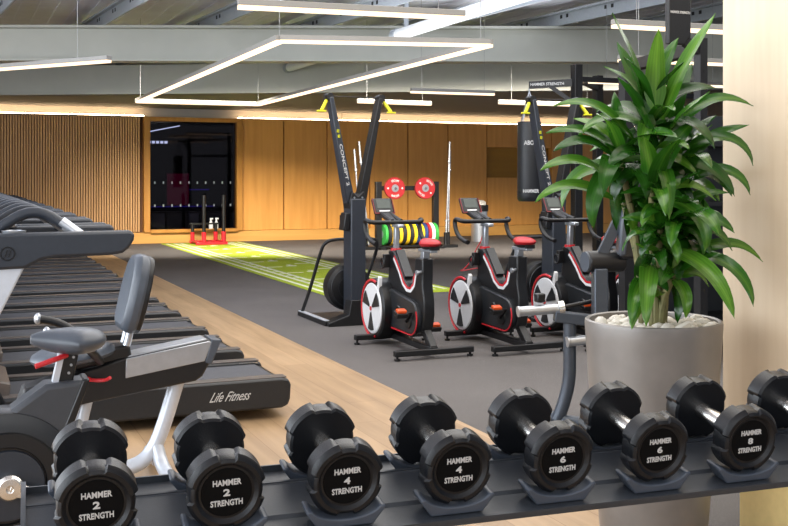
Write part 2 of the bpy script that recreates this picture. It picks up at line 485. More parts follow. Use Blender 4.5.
struct(so.build('ceiling_soffit', M['soffit']))
bk = MB(); bk.bar(P0+Z*3.145, P1+Z*3.145, .14, .52); bk.bar(P0+Z*2.90, P1+Z*2.90, .2, .03)
struct(bk.build('ceiling_beam.001', M['beam']))
for i in range(9):
    x0 = .85 + i*1.48
    b = MB(); b.bar((x0+.75, 4, 3.80), (x0-.75, 21.5, 3.80), .16, .03); b.bar((x0+.75, 4, 3.72), (x0-.75, 21.5, 3.72), .03, .2)
    b.mat(1)
    for k in range(14):
        for j in range(2):
            y = 6+k*1.0+j*.14; xx = x0+.75-1.5*(y-4)/17.5
            b.box((xx-.016, y, 3.74), (.01, .05, .05))
    struct(b.build('ceiling_purlin', [M['purlin'], M['hole']]))
c = thing('ceiling_pipe', 'round white pipe end nearer the camera, in front of the ceiling beam', 'pipe', (5.5, 12, 3.3))
MB().cyl((0, -7, 0), (0, .95, 0), .075, n=20).build('pipe', M['duct'], c)
m_ = MB(); m_.cyl((0, .85, 0), (0, .98, 0), .088, n=20); m_.build('collar', M['purlin'], c)
MB().box((.0, .6, .35), (.05, .05, .6)).build('hanger', M['purlin'], c)
c = thing('ceiling_pipe', 'round white pipe farther back, showing between the two ceiling beams', 'pipe', (5.45, 16.8, 3.32))
MB().cyl((0, -1.6, 0), (0, .85, 0), .075, n=20).build('pipe', M['duct'], c)
MB().cyl((0, .75, 0), (0, .88, 0), .088, n=20).build('collar', M['purlin'], c)
MB().box((.0, .2, .33), (.05, .05, .55)).build('hanger', M['purlin'], c)

# cove strip: a warm line standing on the panel tops, hidden from below
c = thing('cove_light', 'warm cove light strip along the top of the back wall', 'cove light', (9.4, WY+.12, wz))
for a, b in ((-12.3, -5.6), (-3.55, 12.4)):
    MB().box(((a+b)/2, .03, .035), (b-a, .035, .02)).build('strip', M['cove'], c)
    MB().box(((a+b)/2, .0, .012), (b-a, .14, .02)).build('channel', M['led_house'], c)

# linear lights
def light_bar(p, q, label, name='linear_light', wires=True, group='suspended linear lights', ztop=3.95):
    p, q = V(p), V(q); mid = (p+q)/2
    t = thing(name, label, 'light', mid, group=group)
    a, b = p-mid, q-mid
    MB().bar(a+Z*.049, b+Z*.049, .075, .044).build('housing', M['led_house'], t, bevel=.003)
    MB().bar(a+Z*.013, b+Z*.013, .062, .027).build('diffuser', M['led'], t)
    if wires:
        w = MB()
        for e in (.12, .88): w.cyl(a.lerp(b, e)+Z*.07, a.lerp(b, e)+Z*(ztop-mid.z), .003, n=5)
        w.build('suspension_wire', M['wire'], t)
    return t
ring = thing('led_ring_light', 'large rectangular suspended light frame glowing warm white', 'light', (3.7, 13, 2.6))
cn = [V((-.92, 4.19, 0)), V((1.06, 4.12, 0)), V((.873, -4.45, 0)), V((-.988, -3.976, 0))]
for a, b in zip(cn, cn[1:]+cn[:1]):
    sd = MB().bar(a+Z*.049, b+Z*.049, .075, .044).build('housing', M['led_house'], ring)
    MB().bar(a+Z*.013, b+Z*.013, .062, .027).build('diffuser', M['led'], sd)
w = MB()
for p in cn: w.cyl(p*.97+Z*.07, p*.97+Z*1.35, .003, n=5)
w.build('suspension_wire', M['wire'], ring)
g = None
light_bar((1.889, 7.32, 2.6), (3.607, 7.161, 2.6), 'suspended linear light at the top, above the rectangular light frame', group=g)
light_bar((4.902, 7.078, 2.6), (6.7, 6.95, 2.6), 'suspended linear light above the plant, behind the black sign plate', group=g)
light_bar((6.402, 9.137, 2.6), (8.3, 8.95, 2.6), 'second linear light back beside the plant top, left of the pillar', group=g)
light_bar((6.03, 13.64, 2.6), (7.33, 13.58, 2.6), 'short linear light between the two ski machines, nearer one', group=g)
light_bar((6.05, 15.80, 2.6), (7.38, 15.88, 2.6), 'short linear light just right of the front ski machine arms', group=g)
light_bar((8.256, 15.12, 2.6), (10.2, 15.15, 2.6), 'linear light behind the punching bag bracket', group=g)
light_bar((7.5, 11.35, 2.6), (9.6, 11.2, 2.6), 'third linear light back, behind the plant leaves', group=g)
light_bar((-.8, 14.3, 2.6), (1.53, 11.25, 2.6), 'slanting linear light at the left edge below the ceiling beam', group=g)

# pillar
struct(MB().box((3.45, 2.97, 2.10), (1.1, .90, 3.7)).build('wall_pillar', M['pillarwood'], bevel=.004))
struct(MB().box((3.46, 2.93, .125), (1.1, .80, .25)).build('trim_14', M['cream']))

# ------------------------------------------------------------------ dumbbells and rack
ry, rp = R(3.86), R(9.8)
rx = V((math.cos(ry), -math.sin(ry), 0)); yy = V((math.sin(ry), math.cos(ry), 0))
yy = V((math.sin(R(2.6)), math.cos(R(2.6)), 0)); ra = yy*math.cos(rp) + Z*math.sin(rp); rn = -yy*math.sin(rp) + Z*math.cos(rp)
HG = .0610; DB0 = V((.2185, 1.733, .8732)) + ra*(HG+.047); SP = .2096; HR = .0680
def head_fn(r, a, k):
    if k in (1, 2, 3, 4, 5, 6) and r > .06:
        a4 = (a + PI/4) % (PI/2) - PI/4
        e = max(0, min(1, (R(19 if k < 4 else 15)-abs(a4))/R(3)))
        return r - (.0062 if k in (2, 3, 4) else .0052)*e
    return r
NW = .0115
def dumbbell(label, num, rzt=0):
    t = thing('dumbbell', label, 'dumbbell', group='dumbbells on the rack')
    hw = .047
    for s_ in (-1, 1):
        b = MB(); o0 = V((0, s_*HG, 0)); ax = V((0, s_, 0))
        prof = [(0, 0), (HR-.005, 0), (HR, .005), (HR, hw*.5), (HR, hw-.009), (HR-.003, hw-.004), (HR-.008, hw), (.053, hw), (.047, hw-.006), (0, hw-.006)]
        b.lathe(prof, o0, ax, 120, head_fn)
        h = b.build('head', M['rubber_head'], t, ang=24)
        fc = MB(); fc.lathe([(.0435, 0), (.0425, .0012), (0, .0012)], o0+ax*(hw-.0062), ax, 40)
        fc.build('face_disc', M['label'], h)
        xd = V((1, 0, 0)) if s_ < 0 else V((-1, 0, 0))
        mt = axes(o0+ax*(hw-.0040), xd, V((0, 0, 1))) @ Matrix.Rotation(rzt if s_ < 0 else 0, 4, 'Z')
        lettering([('HAMMER', .0142, .00036, .048, 0, .0175), (num, .0165, .0005, NW, 0, -.0005), ('STRENGTH', .0142, .00036, .054, 0, -.0185)], mt, h, M['print'])
    b = MB(); b.lathe([(.0175, -.0615), (.0175, -.052), (.0155, -.044), (.0168, 0), (.0155, .044), (.0175, .052), (.0175, .0615)], (0,0,0), Y, 20)
    b.build('handle', M['chrome'], t)
    return t
dlab = ['leftmost dumbbell on the rack, 2 on its face', 'second dumbbell from the left, 2 on its face', 'third dumbbell from the left, left one of the two marked 4',
        'fourth dumbbell from the left, right one of the two marked 4', 'fifth dumbbell, left one of the two marked 6', 'sixth dumbbell, marked 6, in front of the plant pot',
        'seventh dumbbell, marked 8 and wholly in view near the pillar', 'rightmost dumbbell, cut off by the right edge of the photo']
RM = axes(DB0, rx, ra)
for i, (lb, nm) in enumerate(zip(dlab, '22446688')):
    t = dumbbell(lb, nm, R(1.5))
    t.matrix_world = Matrix.Translation(rx*SP*i) @ RM

rk = thing('dumbbell_rack', 'grey steel dumbbell rack with curved cradles across the foreground', 'dumbbell rack', (.95, 1.78, 0))
IT = Matrix.Translation(-V((.95, 1.78, 0))) @ RM
x0, x1 = -.112, SP*7+.14
def sheet(pl, th, xa, xb, name, m):
    b = MB(); b.T = IT
    for p, q in zip(pl, pl[1:]):
        p2, q2 = V((xa, p[0], p[1])), V((xb, p[0], p[1])); r2, s2 = V((xa, q[0], q[1])), V((xb, q[0], q[1]))
        d = (V((0, q[0]-p[0], q[1]-p[1]))).normalized(); nn = V((0, -d.z, d.y))*th
        vs = [b.v(k) for k in (p2, q2, s2, r2)] + [b.v(k-nn) for k in (p2, q2, s2, r2)]
        for qd in ((0,1,2,3),(7,6,5,4),(0,4,5,1),(1,5,6,2),(2,6,7,3),(3,7,4,0)): b.f([vs[i] for i in qd])
    return b.build(name, m, rk)
sheet([(-.122, -.098), (-.124, -.0845), (-.058, -.083)], .005, x0, x1, 'front_rail', M['rack'])
sheet([(-.058, -.083), (-.052, -.077), (.036, -.064), (.045, -.060), (.050, -.098)], .005, x0, x1, 'tray', M['rack'])
sheet([(.050, -.095), (.150, -.092), (.152, -.080)], .005, x0, x1, 'rear_rail', M['rack'])
cp = [(-.079, -.046), (-.07, -.050)]
for k in range(13):
    a = -PI/2 + R(-46+92*k/12)
    cp.append((.0715*math.cos(a)*1.18, .0715*math.sin(a)))
cp += [(.07, -.050), (.079, -.046), (.083, -.054), (.056, -.100), (-.056, -.100), (-.083, -.054)]
cp = [(-.070, -.048)] + [(.060*math.sin(R(t_))*1.06, -.0680 + (1-math.cos(R(t_)))*.026) for t_ in range(-75, 76, 10)] + [(.070, -.048), (.072, -.053), (.050, -.0825), (-.050, -.0825), (-.072, -.053)]
for i in range(8):
    for (ac, dp) in ((-.088, .046), (.088, .044)):
        b = MB(); b.T = IT
        b.prism(cp, (SP*i, ac, 0), X, Z, dp)
        cobj = b.build('cradle', M['saddle'], rk, bevel=.003)
for xa in (x0, x1):
    b = MB(); b.T = IT
    b.prism([(-.126, -.102), (-.126, -.082), (-.05, -.072), (.05, -.052), (.156, -.07), (.156, -.12)], (xa, 0, 0), Y, Z, .008)
    b.build('end_plate', M['rack'], rk)
for xa in (x0+.02, x1-.05):
    p = V((.95, 1.78, 0)); c0 = DB0 + rx*xa - p
    b = MB(); b.bar((c0.x+yy.x*.03, c0.y+yy.y*.03, .03), (c0.x+yy.x*.03, c0.y+yy.y*.03, .80), .07, .10)
    b.bar((c0.x-yy.x*.28, c0.y-yy.y*.28, .03), (c0.x+yy.x*.34, c0.y+yy.y*.34, .03), .08, .06)
    b.build('leg', M['rack'], rk, bevel=.004)

# ------------------------------------------------------------------ planter and plant
PC = V((2.467, 3.30, 0))
t = thing('planter_pot', 'tall round taupe glazed planter behind the dumbbell rack', 'plant pot', PC)
b = MB(); b.lathe([(0, .0), (.185, .0), (.198, .03), (.222, .35), (.243, .62), (.254, .80), (.257, .845), (.255, .858), (.248, .862), (.238, .858), (.233, .83), (.230, .74)], n=64, caps=False)
b.build('pot', M['pot'], t)
b = MB(); b.lathe([(.232, .74), (.231, .805), (0, .815)], n=40, caps=False); b.build('soil', M['soil'], t)
b = MB(); rnd = random.Random(3)
for i in range(110):
    a = rnd.uniform(0, 2*PI); r = .218*math.sqrt(rnd.uniform(.02, 1)); k = rnd.uniform(.018, .032)
    b.ell((r*math.cos(a), r*math.sin(a), .822+rnd.uniform(0, .022)), (k*rnd.uniform(.9, 1.5), k, k*.7), Euler((rnd.uniform(-.5, .5), rnd.uniform(-.5, .5), rnd.uniform(0, 6))).to_matrix(), 8, 5)
o = b.build('pebbles', M['pebble'], loc=PC); tag(o, 'white decorative pebbles covering the soil in the plant pot', 'pebbles', kind='stuff')

pl = thing('dracaena_plant', 'tall leafy green dracaena plant growing in the taupe planter', 'plant', PC + Z*.82)
LR = random.Random(11)
fb = bmesh.new(); tint = fb.loops.layers.color.new('tint') if False else fb.verts.layers.float_color.new('tint')
def leaf(base, az, el, ln, wd, droop, tone, fold=.35, roll=0.):
    base = V(base); n = 12
    for _ in range(12):
        q = base.copy(); e_ = el; mx_ = -9
        for i in range(n):
            q = q + V((math.cos(az)*math.cos(e_), math.sin(az)*math.cos(e_), math.sin(e_)))*(ln/n); e_ -= droop/n*(.4+1.2*i/n); mx_ = max(mx_, q.x)
        if mx_ < .38: break
        ln *= .93; droop *= 1.03
    n = 12; p = base.copy(); e = el; prevrow = None
    side0 = V((-math.sin(az), math.cos(az), 0)); fc_ = side0.x*math.sin(YAW) + side0.y*math.cos(YAW)
    r0 = fc_*.75
    for i in range(n+1):
        tt = i/n
        d = V((math.cos(az)*math.cos(e), math.sin(az)*math.cos(e), math.sin(e)))
        up = side0.cross(d) * -1
        rl = r0 + roll*tt; sd = (side0*math.cos(rl) + up*math.sin(rl)); u2 = d.cross(sd)
        if u2.z < 0 and abs(e) < 1.2: u2 = -u2
        w = wd*min(1, (.38 + 2.6*tt))*max(0, (1-tt**2.6))**.75
        row = []
        for j in (-1, -.5, 0, .5, 1):
            wv = .004*math.sin(tt*9+j*3)*abs(j)
            q = p + sd*(w*.5*j) + u2*(abs(j)*w*.5*fold*(1-tt*.5) + wv)
            v = fb.verts.new(q)
            g = tone + (.16 if j == 0 else 0) + .10*(tt-.5)
            v[tint] = (max(0, min(1, g)), (j+1)/2, tt, 1)
            row.append(v)
        if prevrow:
            for j in range(4): fb.faces.new((prevrow[j], prevrow[j+1], row[j+1], row[j]))
        prevrow = row
        p = p + d*(ln/n); e -= droop/n * (0.4+1.2*tt)
cam_r = V((math.cos(YAW), -math.sin(YAW), 0)); cam_f = V((math.sin(YAW), math.cos(YAW), 0))
# rosettes: (side offset, depth offset, height over soil, scale, count, tilt)
ros = [(.00, .02, .76, 1.0, 15), (-.13, -.02, .62, 1.0, 15), (.11, .03, .58, .95, 14), (-.04, -.14, .50, .95, 15), (.06, -.12, .40, .9, 15),
       (-.09, .10, .45, .9, 12), (.11, -.02, .36, .9, 14), (.0, -.05, .62, 1.0, 15), (-.03, -.10, .29, .85, 13), (.08, .12, .52, .9, 10), (.04, -.15, .20, .8, 9), (-.07, -.08, .17, .75, 8), (.02, -.12, .44, .75, 14), (.07, -.08, .33, .75, 14), (-.01, -.15, .36, .65, 14)]
cb = MB()
for k, (sx, dy, hz, sc, cnt) in enumerate(ros):
    c0 = cam_r*sx + cam_f*dy + Z*hz
    ft = V((c0.x*.30, c0.y*.30, -.02))
    cb.tube([ft, ft.lerp(c0, .5)+V((-c0.x*.22, -c0.y*.22, .02)), c0+Z*.03], .013, 8, 1, rs=lambda q: .017-.006*q)
    for i in range(cnt):
        fr = i/(cnt-1); az = i*2.39996 + k*1.3 + LR.uniform(-.3, .3)
        el = R(80 - 85*fr + LR.uniform(-9, 9)) if k == 0 else R(66 - 84*fr + LR.uniform(-12, 12))
        lo = 1.0 if hz > .48 else .80
        ln = sc*LR.uniform(.25, .35)*lo; wd = LR.uniform(.064, .088)*sc
        dr = R(25 + 95*fr + LR.uniform(-5, 30))
        cr_ = math.cos(az)*cam_r.x + math.sin(az)*cam_r.y
        if hz < .52 and sx + cr_*ln*.75 < -.15: continue
        if hz < .34 and sx + cr_*ln*.75 > .20: ln *= .7
        leaf(c0 + Z*(.05*(1-fr)) , az, el, ln, wd, dr, LR.uniform(.12, .60)+.18*(1-fr)*LR.random(), LR.uniform(.15, .4), LR.uniform(-.35, .35))
azr = -YAW; azl = PI - YAW; azc = -PI/2 - YAW
# individually read leaves: (side, depth, height, azimuth, elevation, length, width, droop, tone)
for a in [(-.02, 0, .80, azl+.3, 76, .43, .075, 8, .45), (.03, -.02, .80, azr-.3, 70, .44, .068, 6, .62), (.0, -.03, .82, azc, 86, .32, .066, 6, .72),
          (-.02, .03, .80, azl-.8, 74, .34, .06, 8, .35), (.06, .03, .76, azr+.5, 74, .30, .07, 20, .30),
          (-.08, -.02, .72, azl, 54, .36, .05, 80, .55), (-.11, .0, .67, azl+.2, 36, .34, .05, 55, .5), (-.15, -.05, .56, azl+.4, 35, .36, .055, 70, .58),
          (.08, .0, .78, azr, 44, .34, .05, 80, .5), (.11, .0, .68, azr-.2, 34, .33, .05, 130, .42), (.11, -.02, .56, azr-.3, 34, .30, .052, 125, .45),
          (.15, -.03, .30, azr, 22, .33, .045, 75, .6), (.09, -.10, .30, azc+.8, 0, .36, .05, 88, .5), (.02, -.12, .32, azc+.5, -10, .42, .062, 60, .66),
          (-.04, -.13, .26, azc-.3, -5, .36, .058, 85, .6), (.0, -.14, .16, azc-.7, 10, .30, .055, 95, .7),
          (-.05, -.14, .20, azc-.5, 5, .30, .055, 100, .5), (-.16, -.04, .50, azl+.1, 28, .33, .05, 80, .62), (.05, -.15, .42, azc+.3, 25, .30, .07, 90, .5)]:
    leaf(cam_r*a[0] + cam_f*a[1] + Z*a[2], a[3], R(a[4]), a[5], a[6]*1.3, R(a[7]+12), a[8], .25)
for v in fb.verts:
    v.co.x = min(v.co.x, .42 - .02*LR.random())
me = bpy.data.meshes.new('foliage'); fb.to_mesh(me); fb.free()
link('foliage', me, M['leaf'], pl, ang=80)
cb.build('cane', M['cane'], pl)

# ------------------------------------------------------------------ treadmills
def rounded(poly): return poly
TM = thing('treadmill', '', 'treadmill', (0, 6.23, 0), group='treadmills in the row')
hw = .355
sp = [(1.83, .11), (1.835, .19), (1.82, .225), (1.78, .235), (.25, .235), (-.35, .235), (-.35, .06), (1.2, .06), (1.78, .06), (1.818, .075)]
for sy in (-1, 1):
    b = MB(); b.prism(sp, (0, sy*(hw-.05), 0), X, Z, .10); b.build('side_rail', M['darkplastic'], TM, bevel=.014)
    b = MB(); b.box((1.03, sy*(hw-.055), .237), (1.56, .082, .008)); b.build('foot_rail', M['railtop'], TM, bevel=.003)
b = MB(); b.box((.85, 0, .205), (1.86, .52, .022)); b.build('running_belt', M['belt'], TM)
b = MB(); b.cyl((1.80, -.26, .15), (1.80, .26, .15), .055, n=20); b.box((1.79, 0, .1), (.09, .52, .07)); b.build('rear_roller', M['blackplastic'], TM)
b = MB()
for sy in (-1, 1): b.box((1.74, sy*.265, .222), (.12, .018, .012))
b.build('belt_guard', M['chrome'], TM)
b = MB(); b.ell((-.06, 0, .20), (.36, .36, .21), None, 24, 12, lambda p: V((p.x, max(-.96, min(.96, p.y*1.5)), max(p.z, -.5))))
b.build('motor_hood', M['darkplastic'], TM)
b = MB(); b.prism([(.225, .05), (.1, .05)][:0] + [(.16, .225), (.29, .225), (.30, .30), (.20, .33)], (0, 0, 0), X, Z, .56); b.build('hood_lit_top', M['railtop'], TM, bevel=.01)  # tan piece paints the warm light on top of the dark hood
for sy in (-1, 1):
    b = MB(); b.prism([(-.06, .08), (.385, .98), (.16, .98), (-.28, .08)], (0, sy*(hw+.03), 0), X, Z, .07); b.build('post', M['silverpaint'], TM, bevel=.012)
    ap = [(-.42, 1.105), (.90, 1.112), (.925, 1.095), (.92, 1.06), (.895, 1.02), (.86, .992), (.80, .982), (.50, .978), (.44, .965), (.36, .925), (-.1, .91), (-.42, .95)]
    b = MB(); b.prism(ap, (0, sy*(hw+.03), 0), X, Z, .11); arm = b.build('handrail', M['armplastic'], TM, bevel=.016)
    if sy < 0:
        b = MB(); e = V((.275, -hw-.087, 1.005)); b.torus(e, Y, .034, .0035, 28, 6)
        for k in (-.008, .010): b.bar(e+V((k-.006, 0, -.018)), e+V((k+.006, 0, .018)), .006, .006)
        b.build('emblem', M['blackplastic'], arm)
    b = MB(); b.lathe([(.058, 0), (.062, .012), (.05, .014), (.045, 0)], (.31, sy*(hw+.01), 1.108), Z, 24); b.build('cup_holder', M['satin'], TM)
    b = MB(); b.lathe([(.046, 0), (.0, .001)], (.31, sy*(hw+.01), 1.118), Z, 24, caps=False)
    b.tube([(.16, sy*(hw-.10), 1.06), (.34, sy*(hw-.10), 1.205), (.46, sy*(hw-.10), 1.215), (.56, sy*(hw-.08), 1.15), (.70, sy*(hw-.04), 1.04), (.74, sy*(hw-.0), 1.02)], .030, 12, 2)
    gb = b.build('handlebar', M['armplastic'], TM)
    MB().cyl((.555, sy*(hw-.083), 1.158), (.655, sy*(hw-.055), 1.079), .034, n=14).build('pulse_grip', M['satin'], gb)
b = MB(); b.box((.02, 0, 1.06), (.46, .50, .09)); b.build('dashboard', M['armplastic'], TM, bevel=.02)
b = MB(); b.box((.06, 0, 1.29), (.05, .56, .34), Euler((0, R(-16), 0)).to_matrix()); cs = b.build('console', M['blackplastic'], TM, bevel=.015)
b = MB(); b.box((.088, 0, 1.30), (.006, .48, .26), Euler((0, R(-16), 0)).to_matrix()); b.build('screen', M['darkscreen'], cs)
for sy in (-1, 1):
    for xx in (-.25, 1.45):
        b = MB(); b.cyl((xx, sy*.27, .012), (xx, sy*.27, .06), .012, n=10); b.cyl((xx, sy*.27, 0), (xx, sy*.27, .014), .028, n=14); b.build('leveling_foot', M['chrome'], TM)
ordn = ['nearest', 'second', 'third', 'fourth', 'fifth', 'sixth', 'seventh', 'eighth', 'ninth', 'tenth', 'eleventh', 'twelfth']
for k in range(12):
    o = TM if k == 0 else copy_tree(TM)
    o.location = (.008*k, 6.23+1.085*k, 0)
    o['label'] = 'nearest charcoal treadmill of the row, white script on its side' if k == 0 else ('farthest treadmill of the row, closest to the slatted wall' if k == 11 else '%s treadmill counted from the camera in the left row' % ordn[k])
# script lettering on the nearest one
lettering([('Life Fitness', .078, .0002, .225, 0, 0)], axes((1.475, -hw-.0015, .150), X, Z) @ Matrix(((1, .55, 0, 0), (0, 1, 0, 0), (0, 0, 1, 0), (0, 0, 0, 1))), TM, M['print'])

# ------------------------------------------------------------------ recumbent bike
RB = thing('recumbent_bike', 'recumbent exercise bike with tall blue-grey padded backrest', 'exercise bike', (.655, 4.95, 0))
L = lambda x, z, y=0: V((x-.7, y, z))
b = MB(); b.prism([(p[0]-.655, p[1]) for p in [(.30, .47), (.62, .55), (.737, .578), (1.114, .637), (1.168, .628), (1.125, .529), (1.09, .470), (1.059, .449), (.565, .384), (.25, .33)]], (0, 0, 0), X, Z, .15)
b.build('rail_beam', M['blackplastic'], RB, bevel=.010)
b = MB()
for sy in (-1, 1): b.prism([(p[0]-.655, p[1]) for p in [(.735, .487), (.737, .576), (1.114, .632), (1.132, .628), (1.098, .540)]], (0, sy*.077, 0), X, Z, .008)
b.bar((.09, 0, .580), (.455, 0, .637), .13, .012)
b.build('seat_track', M['satin'], RB, bevel=.003)
b = MB(); b.prism([(p[0]-.655, p[1]) for p in [(1.130, .642), (1.178, .636), (1.130, .520), (1.100, .535)]], (0, 0, 0), X, Z, .165); b.build('end_cap', M['vinyl'], RB, bevel=.006)
b = MB()
b.tube([L(1.035, .46), L(.955, .20), L(.90, .10), L(.82, .055), L(.62, .045)], .035, 14, 2)
b.tube([L(.93, .16), L(.95, .06, -.05), L(.96, .045, -.20), L(.96, .045, -.33)], .032, 12, 2)
b.tube([L(.93, .16), L(.95, .06, .05), L(.96, .045, .20), L(.96, .045, .33)], .032, 12, 2)
b.build('rear_leg', M['silverpaint'], RB)
b = MB(); b.tube([L(.62, .40), L(.585, .25), L(.55, .05)], .03, 12, 1); b.box(L(.55, .03), (.07, .55, .05)); b.build('middle_leg', M['silverpaint'], RB)
b = MB(); b.ell(L(.02, .34), (.26, .085, .24), None, 20, 12); b.bar(L(.2, .28), L(.5, .36), .10, .10); b.box(L(.1, .1), (.3, .12, .2)); b.box(L(.05, .03), (.07, .55, .05)); b.build('front_housing', M['darkplastic'], RB)
# backrest: tall rounded pad leaning back
ax_t = (L(.835, 1.045) - L(.755, .70)); bl = ax_t.length; bt = ax_t.normalized(); bn = V((bt.z, 0, -bt.x))
prof = [(-.10, 0), (-.135, .02), (-.155, .07), (-.165, .16), (-.155, .25), (-.13, .315), (-.085, .35), (0, .358)]
prof = prof + [(-p[0], p[1]) for p in prof[-2::-1]]
b = MB(); b.prism(prof, L(.79, .695), Y, bt, .085); b.build('backrest', M['vinyl'], RB, bevel=.03, ang=60)
b = MB(); b.prism([(p[0]*.97, p[1]*.98+.004) for p in prof], L(.79, .695)+bn*.032, Y, bt, .03); b.build('backrest_shell', M['blackplastic'], RB, bevel=.008)
b = MB()
for sy in (-.045, .045): b.tube([L(.815, .78, sy), L(.805, .68, sy), L(.78, .60, sy), L(.70, .56, sy), L(.58, .55, sy)], .017, 12, 2)
b.build('backrest_tube', M['satin'], RB)
b = MB(); b.ell(L(.56, .60), (.19, .20, .05), Euler((0, R(-6), 0)).to_matrix(), 24, 10, lambda p: V((p.x, p.y, max(-.5, p.z)))); b.build('seat', M['vinyl'], RB)
b = MB(); b.box(L(.68, .585), (.26, .13, .07), Euler((0, R(-9), 0)).to_matrix()); b.build('seat_carriage', M['blackplastic'], RB, bevel=.015)
for sy in (-1, 1):
    b = MB(); b.tube([L(.66, .58, sy*.13), L(.60, .66, sy*.24), L(.52, .715, sy*.25), L(.43, .735, sy*.25)], .02, 12, 2); hd = b.build('side_grip', M['blackplastic'], RB)
    MB().ell(L(.425, .736, sy*.25), (.018, .026, .028), None, 12, 8).build('grip_end', M['satin'], hd)
b = MB(); b.tube([L(.62, .50, -.10), L(.56, .53, -.20), L(.46, .53, -.24), L(.42, .52, -.20), L(.44, .51, -.12), L(.58, .50, -.09), L(.68, .49, -.12), L(.70, .51, -.16)], .008, 8, 2); b.build('release_loop', M['red'], RB)

# ------------------------------------------------------------------ upright bike
UB = thing('upright_bike', 'upright exercise bike with dark saddle at the lower left edge', 'exercise bike', (.19, 3.95, 0))
U = lambda x, z, y=0: V((x-.19, y, z))
b = MB()
def sad(p):
    k = (p.x+1)/2  # nose at -x
    w = .30 + .70*min(1, (k/.62))**1.6
    return V((max(-.93, p.x*1.04), p.y*w, p.z*(.62+.38*k) + .10 - .12*math.sin(k*PI)))
b.ell(U(.388, .812), (.134, .125, .058), Euler((0, R(3), 0)).to_matrix(), 28, 14, sad)
b.build('saddle', M['vinyl'], UB)
b = MB(); b.bar(U(.372, .63), U(.406, .80), .055, .06, up=(0, 1, 0)); b.box(U(.405, .795), (.12, .06, .025)); sp_ = b.build('seat_post', M['blackplastic'], UB, bevel=.006)
b = MB()
for k in range(4): b.cyl(U(.392+.008*k, .70+.028*k, -.036), U(.392+.008*k, .70+.028*k, -.028), .005, n=8)
b.build('adjust_hole', M['satin'], sp_)
b = MB(); b.bar(U(.340, .64, -.012), U(.370, .78, -.012), .02, .045, up=(0, 1, 0)); b.build('post_face', M['silverpaint'], sp_)
b = MB(); b.tube([U(.385, .765, -.035), U(.35, .758, -.06), U(.275, .738, -.075)], .0095, 10, 1); b.build('release_lever', M['red'], UB)
b = MB(); b.prism([(p[0]-.19, p[1]) for p in [(.312, .668), (.455, .676), (.372, .46), (.32, .36), (.10, .45), (.185, .580)]], (0, 0, 0), X, Z, .13); b.build('body_shroud', M['shroud'], UB, bevel=.018)
b = MB(); b.prism([(p[0]-.19, p[1]) for p in [(.438, .678), (.462, .678), (.380, .45), (.335, .36), (.315, .37)]], (0, 0, 0), X, Z, .136); b.build('shroud_edge', M['blackplastic'], UB, bevel=.006)
b = MB()
b.lathe([(0, -.085), (.20, -.085), (.245, -.07), (.255, -.04), (.255, .04), (.245, .07), (0, .085)], U(.175, .335), Y, 48)
hs = b.build('drive_housing', M['darkplastic'], UB)
b = MB(); b.lathe([(.185, 0), (.18, .012), (.135, .014), (.13, .004)], U(.18, .334, -.084), -Y, 48); b.build('cover_ring', M['blackplastic'], hs)
b = MB(); b.lathe([(.125, 0), (.12, .012), (0, .016)], U(.185, .334, -.084), -Y, 40); b.build('inner_disc', M['armplastic'], hs)
b = MB(); b.lathe([(.045, 0), (.045, .03), (.036, .042), (.012, .044), (.010, .040), (0, .040)], U(.189, .334, -.095), -Y, 28)
b.bar(U(.189, .334, -.125), U(.34, .285, -.125), .022, .05, .020, .032, up=(0, 0, 1)); ck = b.build('crank', M['chrome'], UB, bevel=.003)
b = MB(); b.box(U(.35, .282, -.18), (.10, .09, .025)); b.cyl(U(.345, .283, -.12), U(.345, .283, -.15), .009); b.build('pedal', M['blackplastic'], ck, bevel=.005)
b = MB(); b.tube([U(.43, .44), U(.445, .25), U(.45, .06)], .026, 12); b.box(U(.45, .03), (.07, .5, .05)); b.build('rear_leg', M['silverpaint'], UB)
b = MB(); b.box(U(-.25, .03), (.07, .5, .05)); b.bar(U(-.25, .05), U(.45, .05), .07, .05); b.build('base', M['darkplastic'], UB, bevel=.008)
b = MB(); b.bar(U(.0, .5), U(-.12, 1.15), .08, .10, .06, .07, up=(0, 1, 0)); b.build('console_mast', M['darkplastic'], UB, bevel=.01)
b = MB(); b.box(U(-.13, 1.25), (.06, .36, .26), Euler((0, R(-20), 0)).to_matrix()); b.build('console', M['blackplastic'], UB, bevel=.012)
b = MB(); b.tube([U(-.10, 1.12), U(-.0, 1.13, -.18), U(.10, 1.10, -.22)], .016, 10, 2); b.tube([U(-.10, 1.12), U(-.0, 1.13, .18), U(.10, 1.10, .22)], .016, 10, 2); b.build('handlebar', M['blackplastic'], UB)

